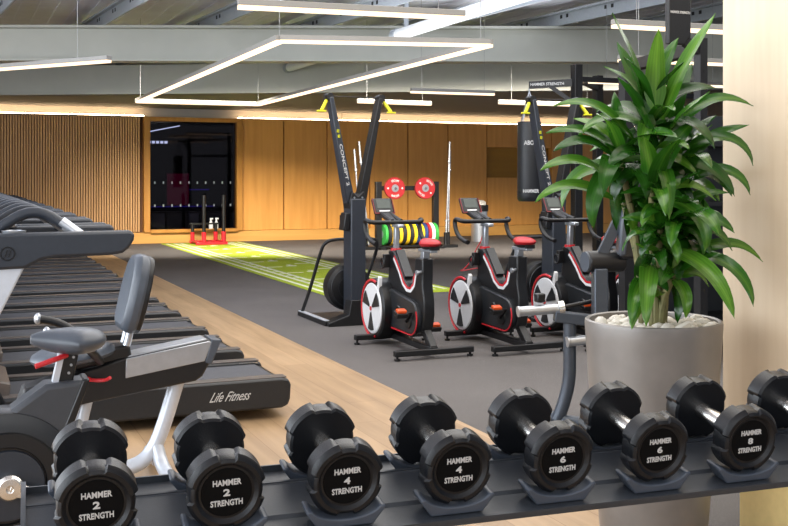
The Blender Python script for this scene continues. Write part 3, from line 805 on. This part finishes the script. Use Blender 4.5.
# ------------------------------------------------------------------ indoor cycles
RIM = (-1.95, 1.95)
def make_bike():
    t = thing('indoor_cycle', '', 'exercise bike', (3.45, 7.8, 0), group='indoor cycles in the row')
    b = MB()
    b.bar((-.335, -.44, .055), (.335, -.44, .055), .055, .045); b.bar((-.33, .42, .06), (.33, .42, .06), .055, .045)
    b.bar((0, -.44, .065), (0, .42, .075), .07, .05)
    b.bar((0, -.42, .07), (0, -.24, .24), .06, .06, up=(0, 1, 0))
    bf = b.build('base_frame', M['black'], t, bevel=.006)
    for sx in (-1, 1):
        for y in (-.44, .42):
            b = MB(); b.cyl((sx*.31, y, .0), (sx*.31, y, .016), .024, n=12); b.cyl((sx*.31, y, .014), (sx*.31, y, .04), .01, n=8); b.build('leveling_foot', M['black'], bf)
    # flywheel drum
    dc = V((-.02, .45, .295))
    b = MB(); b.lathe([(0, -.14), (.238, -.14), (.252, -.128), (.255, -.09), (.255, .07), (.24, .10), (0, .11)], dc, X, 48); dr = b.build('flywheel_housing', M['blackplastic'], t)
    b = MB(); b.torus(dc-X*.141, X, .238, .011, 36, 8, *RIM); b.build('rim_stripe', M['red'], dr)
    b = MB(); b.lathe([(.214, 0), (.214, .012), (.206, .018), (.0, .022)], dc-X*.132, -X, 48); wh = b.build('flywheel_cover', M['white'], dr)
    b = MB()
    for a0 in (150, 30, 270):
        pts = []
        a_, h_ = R(a0), R(19)
        for k in range(7):
            q = a_-h_+2*h_*k/6; pts.append((math.cos(q)*.185, math.sin(q)*.185))
        pts += [(math.cos(a_+.25)*.035, math.sin(a_+.25)*.035), (math.cos(a_-.25)*.035, math.sin(a_-.25)*.035)]
        b.prism(pts, dc-X*.155, -Y, Z, .006)
    b.build('cover_opening', M['darkplastic'], wh)
    b = MB(); b.cyl(dc-X*.15, dc-X*.160, .018, n=14); b.build('hub_badge', M['red'], wh)
    b = MB(); b.prism([(.10, .17), (.145, .13), (.165, .27), (.14, .285)], dc-X*.13, -Y, Z, .03); b.build('guard_fin', M['white'], dr, bevel=.004)
    b = MB(); b.box(dc+V((-.02, -.252, .09)), (.07, .012, .06), Euler((R(20), 0, 0)).to_matrix()); b.build('badge', M['red'], dr)
    # main frame in the y-z plane
    fp = [(.37, .79), (.27, .79), (.20, .735), (.12, .655), (.05, .570), (-.02, .530), (-.08, .530), (-.13, .565), (-.160, .65), (-.185, .765), (-.325, .765),
          (-.325, .65), (-.32, .55), (-.35, .44), (-.355, .32), (-.32, .20), (-.22, .165), (0, .165), (.2, .12), (.45, .25), (.46, .48), (.38, .55), (.365, .66)]
    b = MB(); b.prism(fp, (0, 0, 0), Y, Z, .095); fr = b.build('frame', M['blackplastic'], t, bevel=.012)
    up = [(.235, .755), (.19, .718), (.115, .645), (.045, .560), (-.025, .521), (-.085, .521), (-.138, .557), (-.168, .64)]
    for nm, off, wd, mm in (('white_stripe', .034, .024, 'white'), ('red_stripe', .011, .018, 'red')):
        b = MB(); n_ = len(up); P = [V((0, p[0], p[1])) for p in up]; rows = []
        for k in range(n_):
            tg = (P[min(k+1, n_-1)]-P[max(k-1, 0)]).normalized(); nd = V((0, -tg.z, tg.y)); nd = -nd if nd.z > 0 or (abs(nd.z) < .2 and False) else nd
            a_, c_ = P[k]+nd*(off-wd/2), P[k]+nd*(off+wd/2)
            rows.append([b.v(a_-X*.0488), b.v(a_+X*.0488), b.v(c_+X*.0488), b.v(c_-X*.0488)])
        for A_, B_ in zip(rows, rows[1:]):
            for q in range(4): b.f([A_[q], A_[(q+1)%4], B_[(q+1)%4], B_[q]])
        b.f(rows[0][::-1]); b.f(rows[-1]); b.build(nm, M[mm], fr)
    b = MB(); b.bar((0, .235, .79), (0, .05, .585), .075, .03, up=(0, 1, 0)); b.build('bottle_tray', M['darkplastic'], fr)
    b = MB(); b.box((-.07, .36, .70), (.05, .05, .11)); b.torus((-.10, .37, .68), X, .04, .009, 16, 6); b.build('resistance_lever', M['black'], t, bevel=.006)
    # chain cover
    cc = []
    for k in range(13): a = R(95+170*k/12); cc.append((-.175+.135*math.cos(a), .285+.135*math.sin(a)))
    for k in range(9): a = R(-80+160*k/8); cc.append((.22+.12*math.cos(a), .32+.16*math.sin(a)))
    b = MB(); b.prism(cc, (-.062, 0, 0), Y, Z, .05); ch = b.build('chain_cover', M['darkplastic'], t, bevel=.012)
    b = MB()
    pr = [V((-.090, p[0], p[1])) for p in cc[4:13]] + [V((-.090, .20, .16))]
    b.tube(pr, .006, 6, 1); b.build('red_piping', M['red'], ch)
    b = MB(); b.lathe([(.07, 0), (.065, .01), (.03, .012), (0, .012)], (-.087, -.135, .26), -X, 28); b.build('crank_disc', M['black'], ch)
    for sx, e in ((-1, V((0, -.125, .075))), (1, V((0, .125, -.085)))):
        c0 = V((sx*.105, -.135, .26))
        b = MB(); b.bar(c0, c0+e+X*sx*.01, .018, .032, .015, .022, up=(1, 0, 0)); b.cyl(c0-X*sx*.02, c0+X*sx*.008, .02); ca = b.build('crank_arm', M['black'], t, bevel=.003)
        p0 = c0+e+X*sx*.10
        b = MB(); b.box(p0, (.09, .09, .026), Euler((R(15), 0, 0)).to_matrix()); b.cyl(c0+e, p0, .008, n=8); pd_ = b.build('pedal', M['black'], ca, bevel=.005)
        MB().box(p0+Z*.022-Y*.012, (.075, .055, .024), Euler((R(15), 0, 0)).to_matrix()).build('pedal_insert', M['orange'], ca, bevel=.005)
        b = MB(); b.torus(p0+V((0, .05, .012)), X, .04, .008, 14, 6, -.3, PI+.3); b.box(p0-Z*.025, (.085, .06, .02)); b.build('toe_cage', M['black'], ca)
    # posts
    b = MB(); b.bar((0, .315, .77), (0, .305, 1.00), .044, .055, .04, .048, up=(0, 1, 0)); b.box((0, .28, .995), (.05, .16, .03)); b.build('handlebar_post', M['satin'], t, bevel=.008)
    b = MB(); b.lathe([(.045, 0), (.045, .022)], (0, .315, .785), Z, 20); b.build('post_collar', M['red'], t)
    b = MB(); b.tube([(-.21, .30, 1.025), (.21, .30, 1.025)], .018, 12)
    for sx in (-1, 1):
        b.tube([(sx*.19, .30, 1.025), (sx*.235, .305, 1.03), (sx*.25, .36, 1.045), (sx*.25, .40, 1.03), (sx*.25, .38, .95), (sx*.245, .32, .89), (sx*.24, .22, .86), (sx*.24, .17, .855)], .019, 12, 2)
    b.tube([(-.04, .30, 1.03), (-.04, .45, 1.06), (-.04, .58, 1.10)], .022, 10, 1); b.tube([(.04, .30, 1.03), (.04, .45, 1.06), (.04, .58, 1.10)], .022, 10, 1)
    b.build('handlebar', M['black'], t)
    b = MB(); b.bar((0, .34, 1.02), (0, .58, 1.10), .05, .03); mt = b.build('console_arm', M['black'], t, bevel=.006)
    rt = Euler((R(-28), 0, R(4))).to_matrix(); cc0 = V((-.01, .585, 1.150))
    b = MB(); b.box(cc0, (.19, .035, .15), rt); cs = b.build('console', M['blackplastic'], t, bevel=.014)
    b = MB(); b.box(cc0 + rt @ V((0, -.0185, .015)), (.13, .004, .085), rt); b.build('screen', M['screen'], cs)
    b = MB(); b.box(cc0 + rt @ V((0, -.0185, -.052)), (.10, .004, .012), rt); b.build('button_row', M['white'], cs)
    b = MB()
    for sx in (-1, 1): b.box(cc0 + rt @ V((sx*.093, -.0165, -.0)), (.006, .006, .14), rt)
    b.box(cc0 + rt @ V((0, -.0165, -.072)), (.19, .006, .008), rt); b.build('console_trim', M['maroon'], cs)
    # seat
    b = MB(); b.bar((0, -.265, .74), (0, -.275, .835), .055, .06, up=(0, 1, 0)); b.box((0, -.32, .828), (.06, .24, .024)); b.build('seat_post', M['satin'], t, bevel=.005)
    b = MB(); b.cyl((-.04, -.30, .66), (-.09, -.32, .655), .012); b.cyl((-.085, -.32, .655), (-.10, -.32, .655), .020); b.build('adjust_knob', M['satin'], t)
    def sadl(p):
        k = (1-p.y)/2; w = .28+.72*min(1, (k/.6))**1.5
        return V((p.x*w, p.y, p.z))
    b = MB(); b.ell((0, -.325, .885), (.094, .15, .040), None, 24, 10, sadl); sd = b.build('saddle', M['redvinyl'], t)
    b = MB(); b.ell((0, -.33, .860), (.078, .13, .026), None, 20, 8, sadl); b.box((0, -.445, .85), (.08, .02, .03)); b.build('saddle_base', M['black'], sd)
    return t
BK = make_bike()
blab = ['leftmost red and black indoor cycle, in front of the ski machine post', 'second indoor cycle from the left, wholly in view', 'third indoor cycle, partly behind the weight bench pegs', 'rightmost indoor cycle, showing only its white wheel behind the bench and plant']
for k in range(4):
    o = BK if k == 0 else copy_tree(BK)
    o.location = (3.45+.795*k, 7.80-.09*k, 0); o['label'] = blab[k]
c = thing('charging_cable', 'thin red cable looping below the handlebar of the second indoor cycle', 'cable', (4.27, 8.2, 0))
MB().tube([(-.02, -.16, 1.0), (-.03, -.12, .85), (-.06, -.1, .80), (-.13, -.05, .62), (-.15, .1, .57), (-.05, .0, .60), (-.01, -.1, .62)], .005, 6, 2).build('cord', M['rope'], c)
MB().box((-.02, -.16, 1.0), (.03, .02, .03)).build('plug', M['black'], c)

# ------------------------------------------------------------------ ski machines
def make_ski():
    t = thing('ski_machine', '', 'ski machine', (3.565, 9.4, 0), group='ski machines')
    b = MB(); b.box((0, 0, .62), (.15, .22, 1.16)); b.build('post', M['darkblue'], t, bevel=.012)
    b = MB(); b.prism([(-.30, .0), (.30, .0), (.30, .035), (.10, .10), (.075, .24), (-.075, .24), (-.10, .10), (-.30, .035)], (0, -.04, 0), X, Z, .16); b.build('foot', M['black'], t, bevel=.006)
    b = MB(); b.prism([(-.075, 1.10), (.075, 1.10), (.085, 1.17), (.06, 1.27), (0, 1.22), (-.06, 1.27), (-.085, 1.17)], (0, 0, 0), X, Z, .20); b.build('yoke', M['black'], t, bevel=.006)
    for sx in (-1, 1):
        p, q = V((sx*.055, 0, 1.16)), V((sx*.252, 0, 2.16))
        b = MB(); b.bar(p, q, .085, .12, .042, .12, up=(0, 1, 0)); ar = b.build('arm', M['darkblue'] if sx < 0 else M['black'], t, bevel=.008)  # left arm greyer than the right: its lit face is put into the colour
        b = MB(); b.cyl((sx*.262-.0, -.05, 2.165), (sx*.262, .05, 2.165), .035, n=18); b.box((sx*.275, 0, 2.15), (.06, .06, .06)); b.build('pulley', M['black'], ar)
        hp, hq = V((sx*.29, -.02, 2.13)), V((sx*.355, -.06, 2.03))
        b = MB(); b.tube([hp, hp.lerp(hq, .8), hq], .017, 10); b.bar(hq+V((-.045, 0, -.005)), hq+V((.045, 0, -.005)), .025, .016); b.build('grip', M['yellow'], t, bevel=.004)
        if sx < 0:
            dr = (p-q).normalized(); fn = V((0, -1, 0)); sdx = dr.cross(fn)
            ctr = p.lerp(q, .36)-Y*.0612
            mtx = axes(ctr, dr, V((0,-1,0)).cross(dr))
            lettering([('CONCEPT 2', .040, .0004, .40, 0, 0)], mtx, ar, M['print'])
            for e in (.63, .68):
                b = MB(); c0 = p.lerp(q, e)-Y*(.0605)
                for zz in (-.011, 0, .011): b.box(c0+Z*zz, (.02, .012, .006))
                b.box(c0-X*.009, (.007, .012, .028)); b.build('brand_mark', M['yellow'], ar)
    MB().cyl((-.25, .0, 2.17), (.25, 0, 2.17), .005, n=6).build('drive_cord', M['black'], t)
    # flywheel behind the post
    fc = V((.02, .26, .33))
    b = MB(); b.lathe([(0, -.09), (.19, -.09), (.225, -.07), (.23, 0), (.225, .07), (.19, .09), (0, .09)], fc, Y, 40); fw = b.build('flywheel', M['blackplastic'], t)
    b = MB(); b.torus(fc-Y*.088, Y, .19, .006, 40, 6); b.torus(fc-Y*.088, Y, .12, .005, 32, 6); b.build('cage_ring', M['darkplastic'], fw)
    # platform rails and grab loop
    for sx in (-1, 1):
        b = MB(); b.bar((sx*.285, -.06, .022), (sx*.285, .80, .022), .06, .044); rl = b.build('platform_rail', M['black'], t, bevel=.004)
        b = MB(); b.bar((sx*.285, -.02, .047), (sx*.285, .79, .047), .05, .006); b.build('rail_cover', M['silverpaint'], rl)
    b = MB(); b.box((0, .45, .018), (.52, .55, .02)); b.build('platform', M['black'], t)
    b = MB(); b.tube([(-.285, .74, .04), (-.235, .62, .30), (-.185, .50, .62), (-.15, .44, .765), (-.02, .42, .79), (.30, .42, .79), (.42, .44, .77), (.42, .50, .62), (.34, .62, .30), (.285, .74, .04)], .017, 10, 2); b.build('grab_loop', M['black'], t)
    b = MB(); b.box((-.105, -.02, .98), (.06, .14, .17), Euler((0, R(8), 0)).to_matrix()); mo = b.build('monitor', M['blackplastic'], t, bevel=.01)
    b = MB(); b.box((-.105, .055, .985), (.05, .006, .11)); b.build('screen', M['darkscreen'], mo)
    b = MB()
    for sx in (-1, 1):
        for z in (1.17, 1.21): b.cyl((sx*.04, -.10, z), (sx*.04, -.106, z), .009, n=8)
    b.build('bolt', M['satin'], t)
    return t
SK = make_ski(); SK['label'] = 'front ski machine with V arms and yellow grips beside the turf lane'
o = copy_tree(SK); o.location = (5.50, 8.95, 0); o['label'] = 'rear ski machine between the punching bag and the plant'

# ------------------------------------------------------------------ weight bench with storage pegs (d ~ 5.8)
BO = V((3.307, 4.904, 0))
wb = thing('weight_bench', 'grey weight bench frame with chrome plate pegs left of the planter', 'weight bench', BO)
fr_ = cam_r; fd = cam_f
W = lambda s_, z, d_=0: fr_*s_ + fd*d_ + Z*z
# s: metres to the right of the point seen at x=600
b = MB(); b.bar(W(0, .02), W(0, .90), .075, .11, up=tuple(fd)); b.build('upright', M['steelgrey'], wb, bevel=.008)
b = MB(); b.tube([W(-.165, .62), W(-.165, .45), W(-.165, .28), W(-.20, .14), W(-.235, .06)], .036, 14, 2); b.build('front_leg', M['steelgrey'], wb)
b = MB(); b.tube([W(-.33, .10, .1), W(-.235, .06), W(-.05, .045, -.05), W(.25, .045, -.10)], .034, 14, 1); b.build('foot_tube', M['steelgrey'], wb)
b = MB(); b.bar(W(-.25, .635), W(.05, .60), .08, .06); b.build('crossbeam', M['steelgrey'], wb, bevel=.006)
for (z0, s0, s1) in ((.668, -.445, -.20), (.502, -.175, -.0)):
    b = MB(); b.cyl(W(s0, z0-.004, -.04), W(s1, z0+.008), .027, n=20); pg = b.build('plate_peg', M['satin'], wb)
    b = MB(); b.cyl(W(s0-.002, z0-.004, -.04), W(s0-.012, z0-.005, -.042), .030, n=20); b.build('end_cap', M['satin'], pg)
b = MB(); b.cyl(W(-.225, .672), W(-.195, .676), .044, n=24); b.build('collar', M['chrome'], wb)
b = MB(); b.cyl(W(-.235, .675), W(-.03, .71, .05), .013, n=10); b.build('rod', M['blackplastic'], wb)
b = MB(); b.box(W(-.33, .735), (.05, .05, .05)); b.build('clamp', M['blackplastic'], wb, bevel=.008)
b = MB(); b.cyl(W(-.075, .935, -.01), W(.14, .935, .05), .060, n=28); rp_ = b.build('roller_pad', M['blackvinyl'], wb, bevel=.01)
b = MB(); b.cyl(W(-.075, .935, -.01), W(-.085, .935, -.013), .056, n=28); b.build('pad_end', M['vinyl'], rp_)
b = MB(); b.bar(W(.01, .97), W(.14, 1.24), .06, .035, up=tuple(fd)); b.build('brace', M['steelgrey'], wb, bevel=.004)
b = MB(); b.prism([(-.075, .95), (.085, .95), (.09, 1.2), (.06, 1.33), (-.02, 1.33), (-.055, 1.25)], W(.18, 0), fr_, Z, .10); pd = b.build('back_pad', M['blackvinyl'], wb, bevel=.02)
b = MB(); b.prism([(-.085, .97), (-.045, .97), (-.015, 1.25), (-.05, 1.26), (-.075, 1.15)], W(.18, 0, -.01), fr_, Z, .11); b.build('pad_edge', M['vinyl'], pd, bevel=.012)

# ------------------------------------------------------------------ power rack with sign plate behind plant
pr_ = thing('power_rack', 'black power rack with white lettered sign plate behind the plant', 'power rack', (3.95, 4.88, 0))
b = MB()
up0 = MB().box((0.03, 0, 1.1), (.05, .06, 2.2)).build('upright', M['black'], pr_)
hb = MB()
for k in range(20): hb.box((0.03, -.031, .3+k*.09), (.012, .003, .018))
hb.build('pin_hole', M['hole'], up0)
MB().box((.30, 1.1, 1.1), (.075, .075, 2.2)).build('upright', M['black'], pr_)
MB().bar((.03, 0, 2.15), (.30, 1.1, 2.15), .07, .07).build('crossmember', M['black'], pr_)
MB().box((.15, .2, .03), (.5, 1.4, .05)).build('base', M['black'], pr_)
sg = V((-.118, .015, 2.32))
sb_ = MB().box(sg, (.150, .04, .32)).build('sign_plate', M['black'], pr_, bevel=.004)
lettering([('HAMMER STRENGTH', .02, .0004, .135, 0, 0)], axes(sg+V((0, -.022, .02)), X, Z), sb_, M['print'])
MB().bar(sg+V((.05, .0, -.14)), V((.03, 0, 2.12)), .05, .05).build('sign_bracket', M['black'], pr_)
# items behind the plant
for i, (dx, z, mm, lab) in enumerate(((.20, 1.10, 'teal', 'teal foam roller hanging on the rack, right of the plant stem'),)):
    c = thing('foam_roller', lab, 'foam roller', (4.18, 5.1, z-.12))
    MB().cyl((0, 0, 0), (0, 0, .22), .018, n=18).build('roller', M[mm], c); MB().cyl((0, 0, -.003), (0, 0, .223), .009, n=12).build('core', M['black'], c)
sh = thing('storage_shelf', 'black open storage shelf half hidden between plant and pillar', 'shelf', (5.6, 6.6, 0))
for (px_, py_) in ((-.6, -.25), (.6, -.25), (-.6, .25), (.6, .25)): MB().box((px_, py_, .95), (.05, .05, 1.9)).build('post', M['black'], sh)
for z in (.3, .75, 1.2, 1.65): MB().box((0, 0, z), (1.2, .5, .03)).build('shelf_board', M['black'], sh)
MB().box((0, .27, .95), (1.25, .02, 1.9)).build('back_panel', M['darkplastic'], sh)

# ------------------------------------------------------------------ rig, bag
rg = thing('training_rig', 'tall black training rig holding the punching bag bracket', 'training rig', (7.15, 11.1, 0))
for (x_, y_) in ((0, 0), (1.05, 1.1), (1.9, 0)):
    u_ = MB().box((x_, y_, 1.4), (.11, .11, 2.8)).build('upright', M['black'], rg, bevel=.006)
    b = MB()
    for k in range(22): b.box((x_, y_-.056, .3+k*.11), (.022, .003, .03))
    b.build('pin_hole', M['cabinet'], u_)
    MB().box((x_, y_, .01), (.2, .2, .02)).build('foot_plate', M['black'], rg)
for z in (2.62, 2.1): MB().bar((0, 0, z), (1.05, 1.1, z), .06, .06).build('crossbar', M['black'], rg); MB().bar((0, 0, z), (1.9, 0, z), .06, .06).build('crossbar', M['black'], rg)
br0, br1 = V((0, 0, 2.57)), V((-.185, .80, 2.60))
bd = (br1-br0).normalized()
# bracket runs toward the bag
be = V((-.44, .40, 2.56))
ba = MB().bar((0, 0, 2.58), be, .05, .09).build('bag_bracket', M['black'], rg)
MB().bar((0, 0, 2.30), be*.55+Z*(2.56-2.60*.55), .045, .05).build('brace', M['black'], rg)
lettering([('HAMMER STRENGTH', .05, .001, .42, 0, 0)], axes(V((-.27, .245, 2.565))-V((.02, .027, 0)), V((.44, -.40, 0)), Z), ba, M['print'])
bag_xy = V((7.15, 11.1, 0)) + V((be.x, be.y, 0))
bg = thing('punching_bag', 'long black punching bag hanging from the rig bracket', 'punching bag', (bag_xy.x, bag_xy.y, 1.10))
b = MB(); b.lathe([(0, 0), (.13, 0), (.15, .03), (.153, .08), (.15, .55), (.15, .97), (.145, 1.0), (.12, 1.0), (0, .98)], n=36); by = b.build('body', M['bagv'], bg)
MB().torus((0, 0, .12), Z, .152, .006, 36, 6).build('seam', M['black'], by); MB().torus((0, 0, .62), Z, .152, .003, 36, 6).build('seam', M['black'], by)
fdn = V((-cam_f.x, -cam_f.y, 0))
for txt, z, sz, w_ in (('ABOD', .73, .075, .17), ('HAMMER', .13, .06, .2)):
    bm_pts = lettering([(txt, sz, .002, w_, 0, 0)], axes(fdn*.156+Z*z, cam_r, Z), by, M['print'])
b = MB()
for k in range(4):
    a = k*PI/2+.4; b.tube([(math.cos(a)*.13, math.sin(a)*.13, 1.0), (math.cos(a)*.05, math.sin(a)*.05, 1.25), (0, 0, 1.38)], .008, 6)
b.tube([(0, 0, 1.38), (0, 0, 1.42)], .014, 8); b.build('hanging_strap', M['satin'], bg)
# a loose cluster of rig gear behind the plant
rg2 = thing('storage_rig', 'second black rig farther right, mostly hidden by the plant', 'training rig', (9.6, 12.6, 0))
for (x_, y_) in ((0, 0), (1.6, 0)): MB().box((x_, y_, 1.35), (.11, .11, 2.7)).build('upright', M['black'], rg2, bevel=.006)
for z in (.5, 1.0, 1.5, 2.6): MB().bar((0, 0, z), (1.6, 0, z), .07, .07).build('crossbar', M['black'], rg2)

# ------------------------------------------------------------------ plate rack in the distance
prk = thing('plate_rack', 'black upright weight rack in front of the amber wall panels', 'weight rack', (8.32, 19, 0))
for sx in (-.62, .61):
    MB().box((sx, 0, .66), (.12, .10, 1.32)).build('upright', M['black'], prk, bevel=.006)
    MB().box((sx, 0, .02), (.12, .6, .04)).build('foot', M['black'], prk)
MB().bar((-.62, 0, 1.19), (.61, 0, 1.19), .07, .09).build('crossbar', M['black'], prk)
MB().box((0, -.02, .055), (1.2, .3, .03)).build('plate_tray', M['black'], prk)
for sx in (-.325, .325):
    MB().cyl((sx, -.03, 1.19), (sx, -.18, 1.19), .024, n=12).build('peg', M['chrome'], prk)
def plate(m, label, grp, r=.215, th=.065, text=False):
    t = thing('bumper_plate', label, 'weight plate', group=grp)
    b = MB(); b.lathe([(.028, -th/2), (r-.06, -th/2), (r-.05, -th/2), (r-.008, -th/2), (r, -th/2+.008), (r, th/2-.008), (r-.008, th/2), (.028, th/2)], (0,0,0), Y, 36, caps=False)
    pb = b.build('disc', m, t)
    b = MB(); b.lathe([(.027, -th/2-.004), (.075, -th/2-.004), (.075, th/2+.004), (.027, th/2+.004)], (0,0,0), Y, 24, caps=False); b.build('hub', M['satin'], t)
    if text:
        for a in (0, PI):
            bm = bmesh.new()
            me = text_mesh('ESCAPE', .055, .001, .16)
            for v in me.vertices:
                q = PI/2 - v.co.x/.15; rr = .15 + v.co.y
                p = V((rr*math.cos(q+a), -th/2-.003-v.co.z, rr*math.sin(q+a))); v.co = p
            bm.from_mesh(me); bpy.data.meshes.remove(me)
            me = bpy.data.meshes.new('lettering'); bm.to_mesh(me); bm.free(); link('lettering', me, M['print'], pb)
        for a in (0, PI):
            bm = bmesh.new(); bmesh.ops.create_circle(bm, cap_ends=True, radius=.018, segments=12, matrix=Matrix.Translation((.15*math.cos(a), -th/2-.003, 0)) @ Matrix.Rotation(PI/2, 4, 'X'))
            me = bpy.data.meshes.new('printed_dot'); bm.to_mesh(me); bm.free(); link('printed_dot', me, M['print'], pb)
    return t
p = plate(M['plate_red'], 'left red bumper plate hung on the weight rack crossbar', 'red plates on the rack crossbar', text=True); p.location = (7.995, 18.88, 1.19)
p2 = copy_tree(p); p2.location = (8.645, 18.88, 1.19); p2.rotation_euler = (0, R(40), 0); p2['label'] = 'right red bumper plate hung on the weight rack crossbar'
cols = ['grn', 'blk', 'yel', 'blk', 'yel', 'blk', 'yel', 'blk', 'yel', 'blu', 'yel', 'blu', 'red', 'wht', 'grn']
names = dict(grn='green', blk='black', yel='yellow', blu='blue', red='red', wht='white')
protos = {}; seen = {}
tot = {k: cols.count(k) for k in set(cols)}
nth = ['first', 'second', 'third', 'fourth', 'fifth']
for i, cl in enumerate(cols):
    seen[cl] = seen.get(cl, 0) + 1
    lab = '%s bumper plate standing in the low plate row' % names[cl] if tot[cl] == 1 else '%s %s plate from the left in the low plate row' % (nth[seen[cl]-1], names[cl])
    if cl == 'grn': lab = 'green plate at the %s end of the low plate row' % ('left' if i == 0 else 'right')
    if cl not in protos: q = protos[cl] = plate(M['plate_'+cl], lab, 'plates standing in the low row')
    else: q = copy_tree(protos[cl])
    q['label'] = lab; q.location = (7.80+i*.077, 18.98, .288); q.rotation_euler = (0, 0, R(90))
def barbell(x_, y_, tx, ty, ln, label):
    t = thing('barbell', label, 'barbell', (x_, y_, 0), group='upright barbells by the weight rack')
    a, b_ = V((0, 0, .10)), V((tx, ty, ln)); d = (b_-a).normalized()
    MB().cyl(a, b_, .015, n=10).build('shaft', M['satin'], t)
    for e in (0, 1):
        p, q = (a, a+d*.42) if e == 0 else (b_-d*.42, b_)
        m_ = MB(); m_.cyl(p, q, .026, n=12); m_.cyl(p if e else q, (p+d*.03) if e else (q+d*.03), .04, n=12); m_.build('sleeve', M['chrome'], t)
barbell(9.16, 19.0, .14, .1, 2.12, 'barbell leaning upright right of the rack, taller one')
barbell(9.26, 19.1, .09, .1, 1.95, 'barbell leaning upright right of the rack, shorter one')
barbell(7.50, 19.0, -.16, .1, 2.1, 'barbell upright left of the rack, behind the front ski machine arm')
barbell(7.38, 19.1, -.10, .1, 1.95, 'barbell upright left of the rack, farther left of the pair')
for (x_, lab) in ((9.21, 'black upright barbell holder at the right of the weight rack'), (7.44, 'black upright barbell holder at the left of the weight rack')):
    c = thing('barbell_holder', lab, 'barbell holder', (x_, 19.05, 0))
    MB().box((0, 0, .03), (.34, .34, .06)).build('base', M['black'], c, bevel=.006)
    for (a, b_) in ((-.05, -.05), (.05, .05)): MB().lathe([(.034, .06), (.034, .30), (.040, .30), (.040, .06)], (a, b_, 0), Z, 16).build('tube', M['black'], c)
c = thing('wipes_dispenser', 'chrome wipes dispenser bin with white lid behind the second cycle', 'dispenser', (10.7, 20.5, 0))
MB().cyl((0, 0, 0), (0, 0, .66), .18, n=24).build('bin', M['satin'], c); MB().cyl((0, 0, .66), (0, 0, .80), .20, n=24).build('band', M['black'], c)
MB().lathe([(.15, .80), (.15, .86), (.09, .90), (0, .91)], (0, 0, 0), Z, 24).build('lid', M['plate_wht'], c)

# ------------------------------------------------------------------ sled and bottles
sl = thing('push_sled', 'red and black push sled on the far end of the turf', 'push sled', (4.98, 21.75, .012))
b = MB()
for sy in (-.3, .3): b.box((0.0, sy, .03), (.66, .07, .06))
for sx in (-.28, .0, .28): b.box((sx, 0, .045), (.07, .6, .03))
b.build('base', M['red'], sl, bevel=.008)
for (x_, y_, h_) in ((-.15, -.25, 1.02), (.30, -.10, 1.02)):
    b = MB(); b.cyl((x_, y_, .05), (x_, y_, .26), .048, n=14); b.build('sleeve', M['red'], sl)
    b = MB(); b.cyl((x_, y_, .2), (x_, y_, h_), .036, n=14); b.build('push_pole', M['black'], sl)
for (x_, y_, h_) in ((-.28, .25, .40), (.22, .28, .40)):
    b = MB(); b.cyl((x_, y_, .05), (x_, y_, .24), .045, n=14); b.build('sleeve', M['red'], sl)
    b = MB(); b.cyl((x_, y_, .2), (x_, y_, h_), .034, n=14); b.build('short_pole', M['black'], sl)
b = MB(); b.box((-.03, .26, .41), (.62, .10, .035)); b.build('crossbar', M['black'], sl, bevel=.006)
def bottle(x_, lab):
    t = thing('spray_bottle', lab, 'bottle', (x_, WY-.07, .296), group='white bottles on the window sill')
    MB().lathe([(0, 0), (.042, 0), (.044, .02), (.044, .09), (.028, .15), (.018, .17), (0, .17)], n=16).build('body', M['white'], t)
    b = MB(); b.cyl((0, 0, .165), (0, 0, .20), .02, n=12); b.box((.012, 0, .215), (.07, .03, .035)); b.build('spray_head', M['white'], t, bevel=.004)
bottle(5.19, 'left white bottle on the window sill behind the sled'); bottle(5.31, 'right white bottle on the window sill behind the sled')

# ------------------------------------------------------------------ light
def area(loc, rot, sx, sy, e, col, spread=180):
    l = bpy.data.lights.new('area', 'AREA'); l.shape = 'RECTANGLE'; l.size = sx; l.size_y = sy; l.energy = e; l.color = col; l.spread = R(spread)
    o = bpy.data.objects.new('area_light', l); C.objects.link(o); o.location = loc; o.rotation_euler = rot
    return o
area((-4.5, 6.0, 2.1), (R(94), 0, R(-90)), 13, 3.4, 850, (.88, .94, 1))         # daylight from the window side
area((.0, -3.2, 3.0), (R(62), 0, R(-10)), 7, 2, 110, (1, .98, .95))
area((4.6, 5.8, 3.62), (0, 0, 0), 7, 7, 470, (1, .96, .90))
area((5.85, 14.95, 3.34), (R(55), 0, R(-22)), 10, .4, 380, (1, .92, .80), 50)  # added wall-wash lamp, kept out of sight behind the beam
area((3.6, 10.8, 3.02), (R(180), 0, 0), 8, 5.0, 400, (.93, .96, 1), 132)                 # added uplight with no fixture of its own, brightens the deck
w = bpy.data.worlds.new('world'); scene.world = w; w.use_nodes = True
bgd = w.node_tree.nodes['Background']; bgd.inputs['Color'].default_value = (.80, .87, 1, 1); bgd.inputs['Strength'].default_value = .6
scene.view_settings.view_transform = 'Standard'; scene.view_settings.look = 'None'; scene.view_settings.exposure = 0
scene.cycles.use_denoising = True
scene.cycles.max_bounces = 8
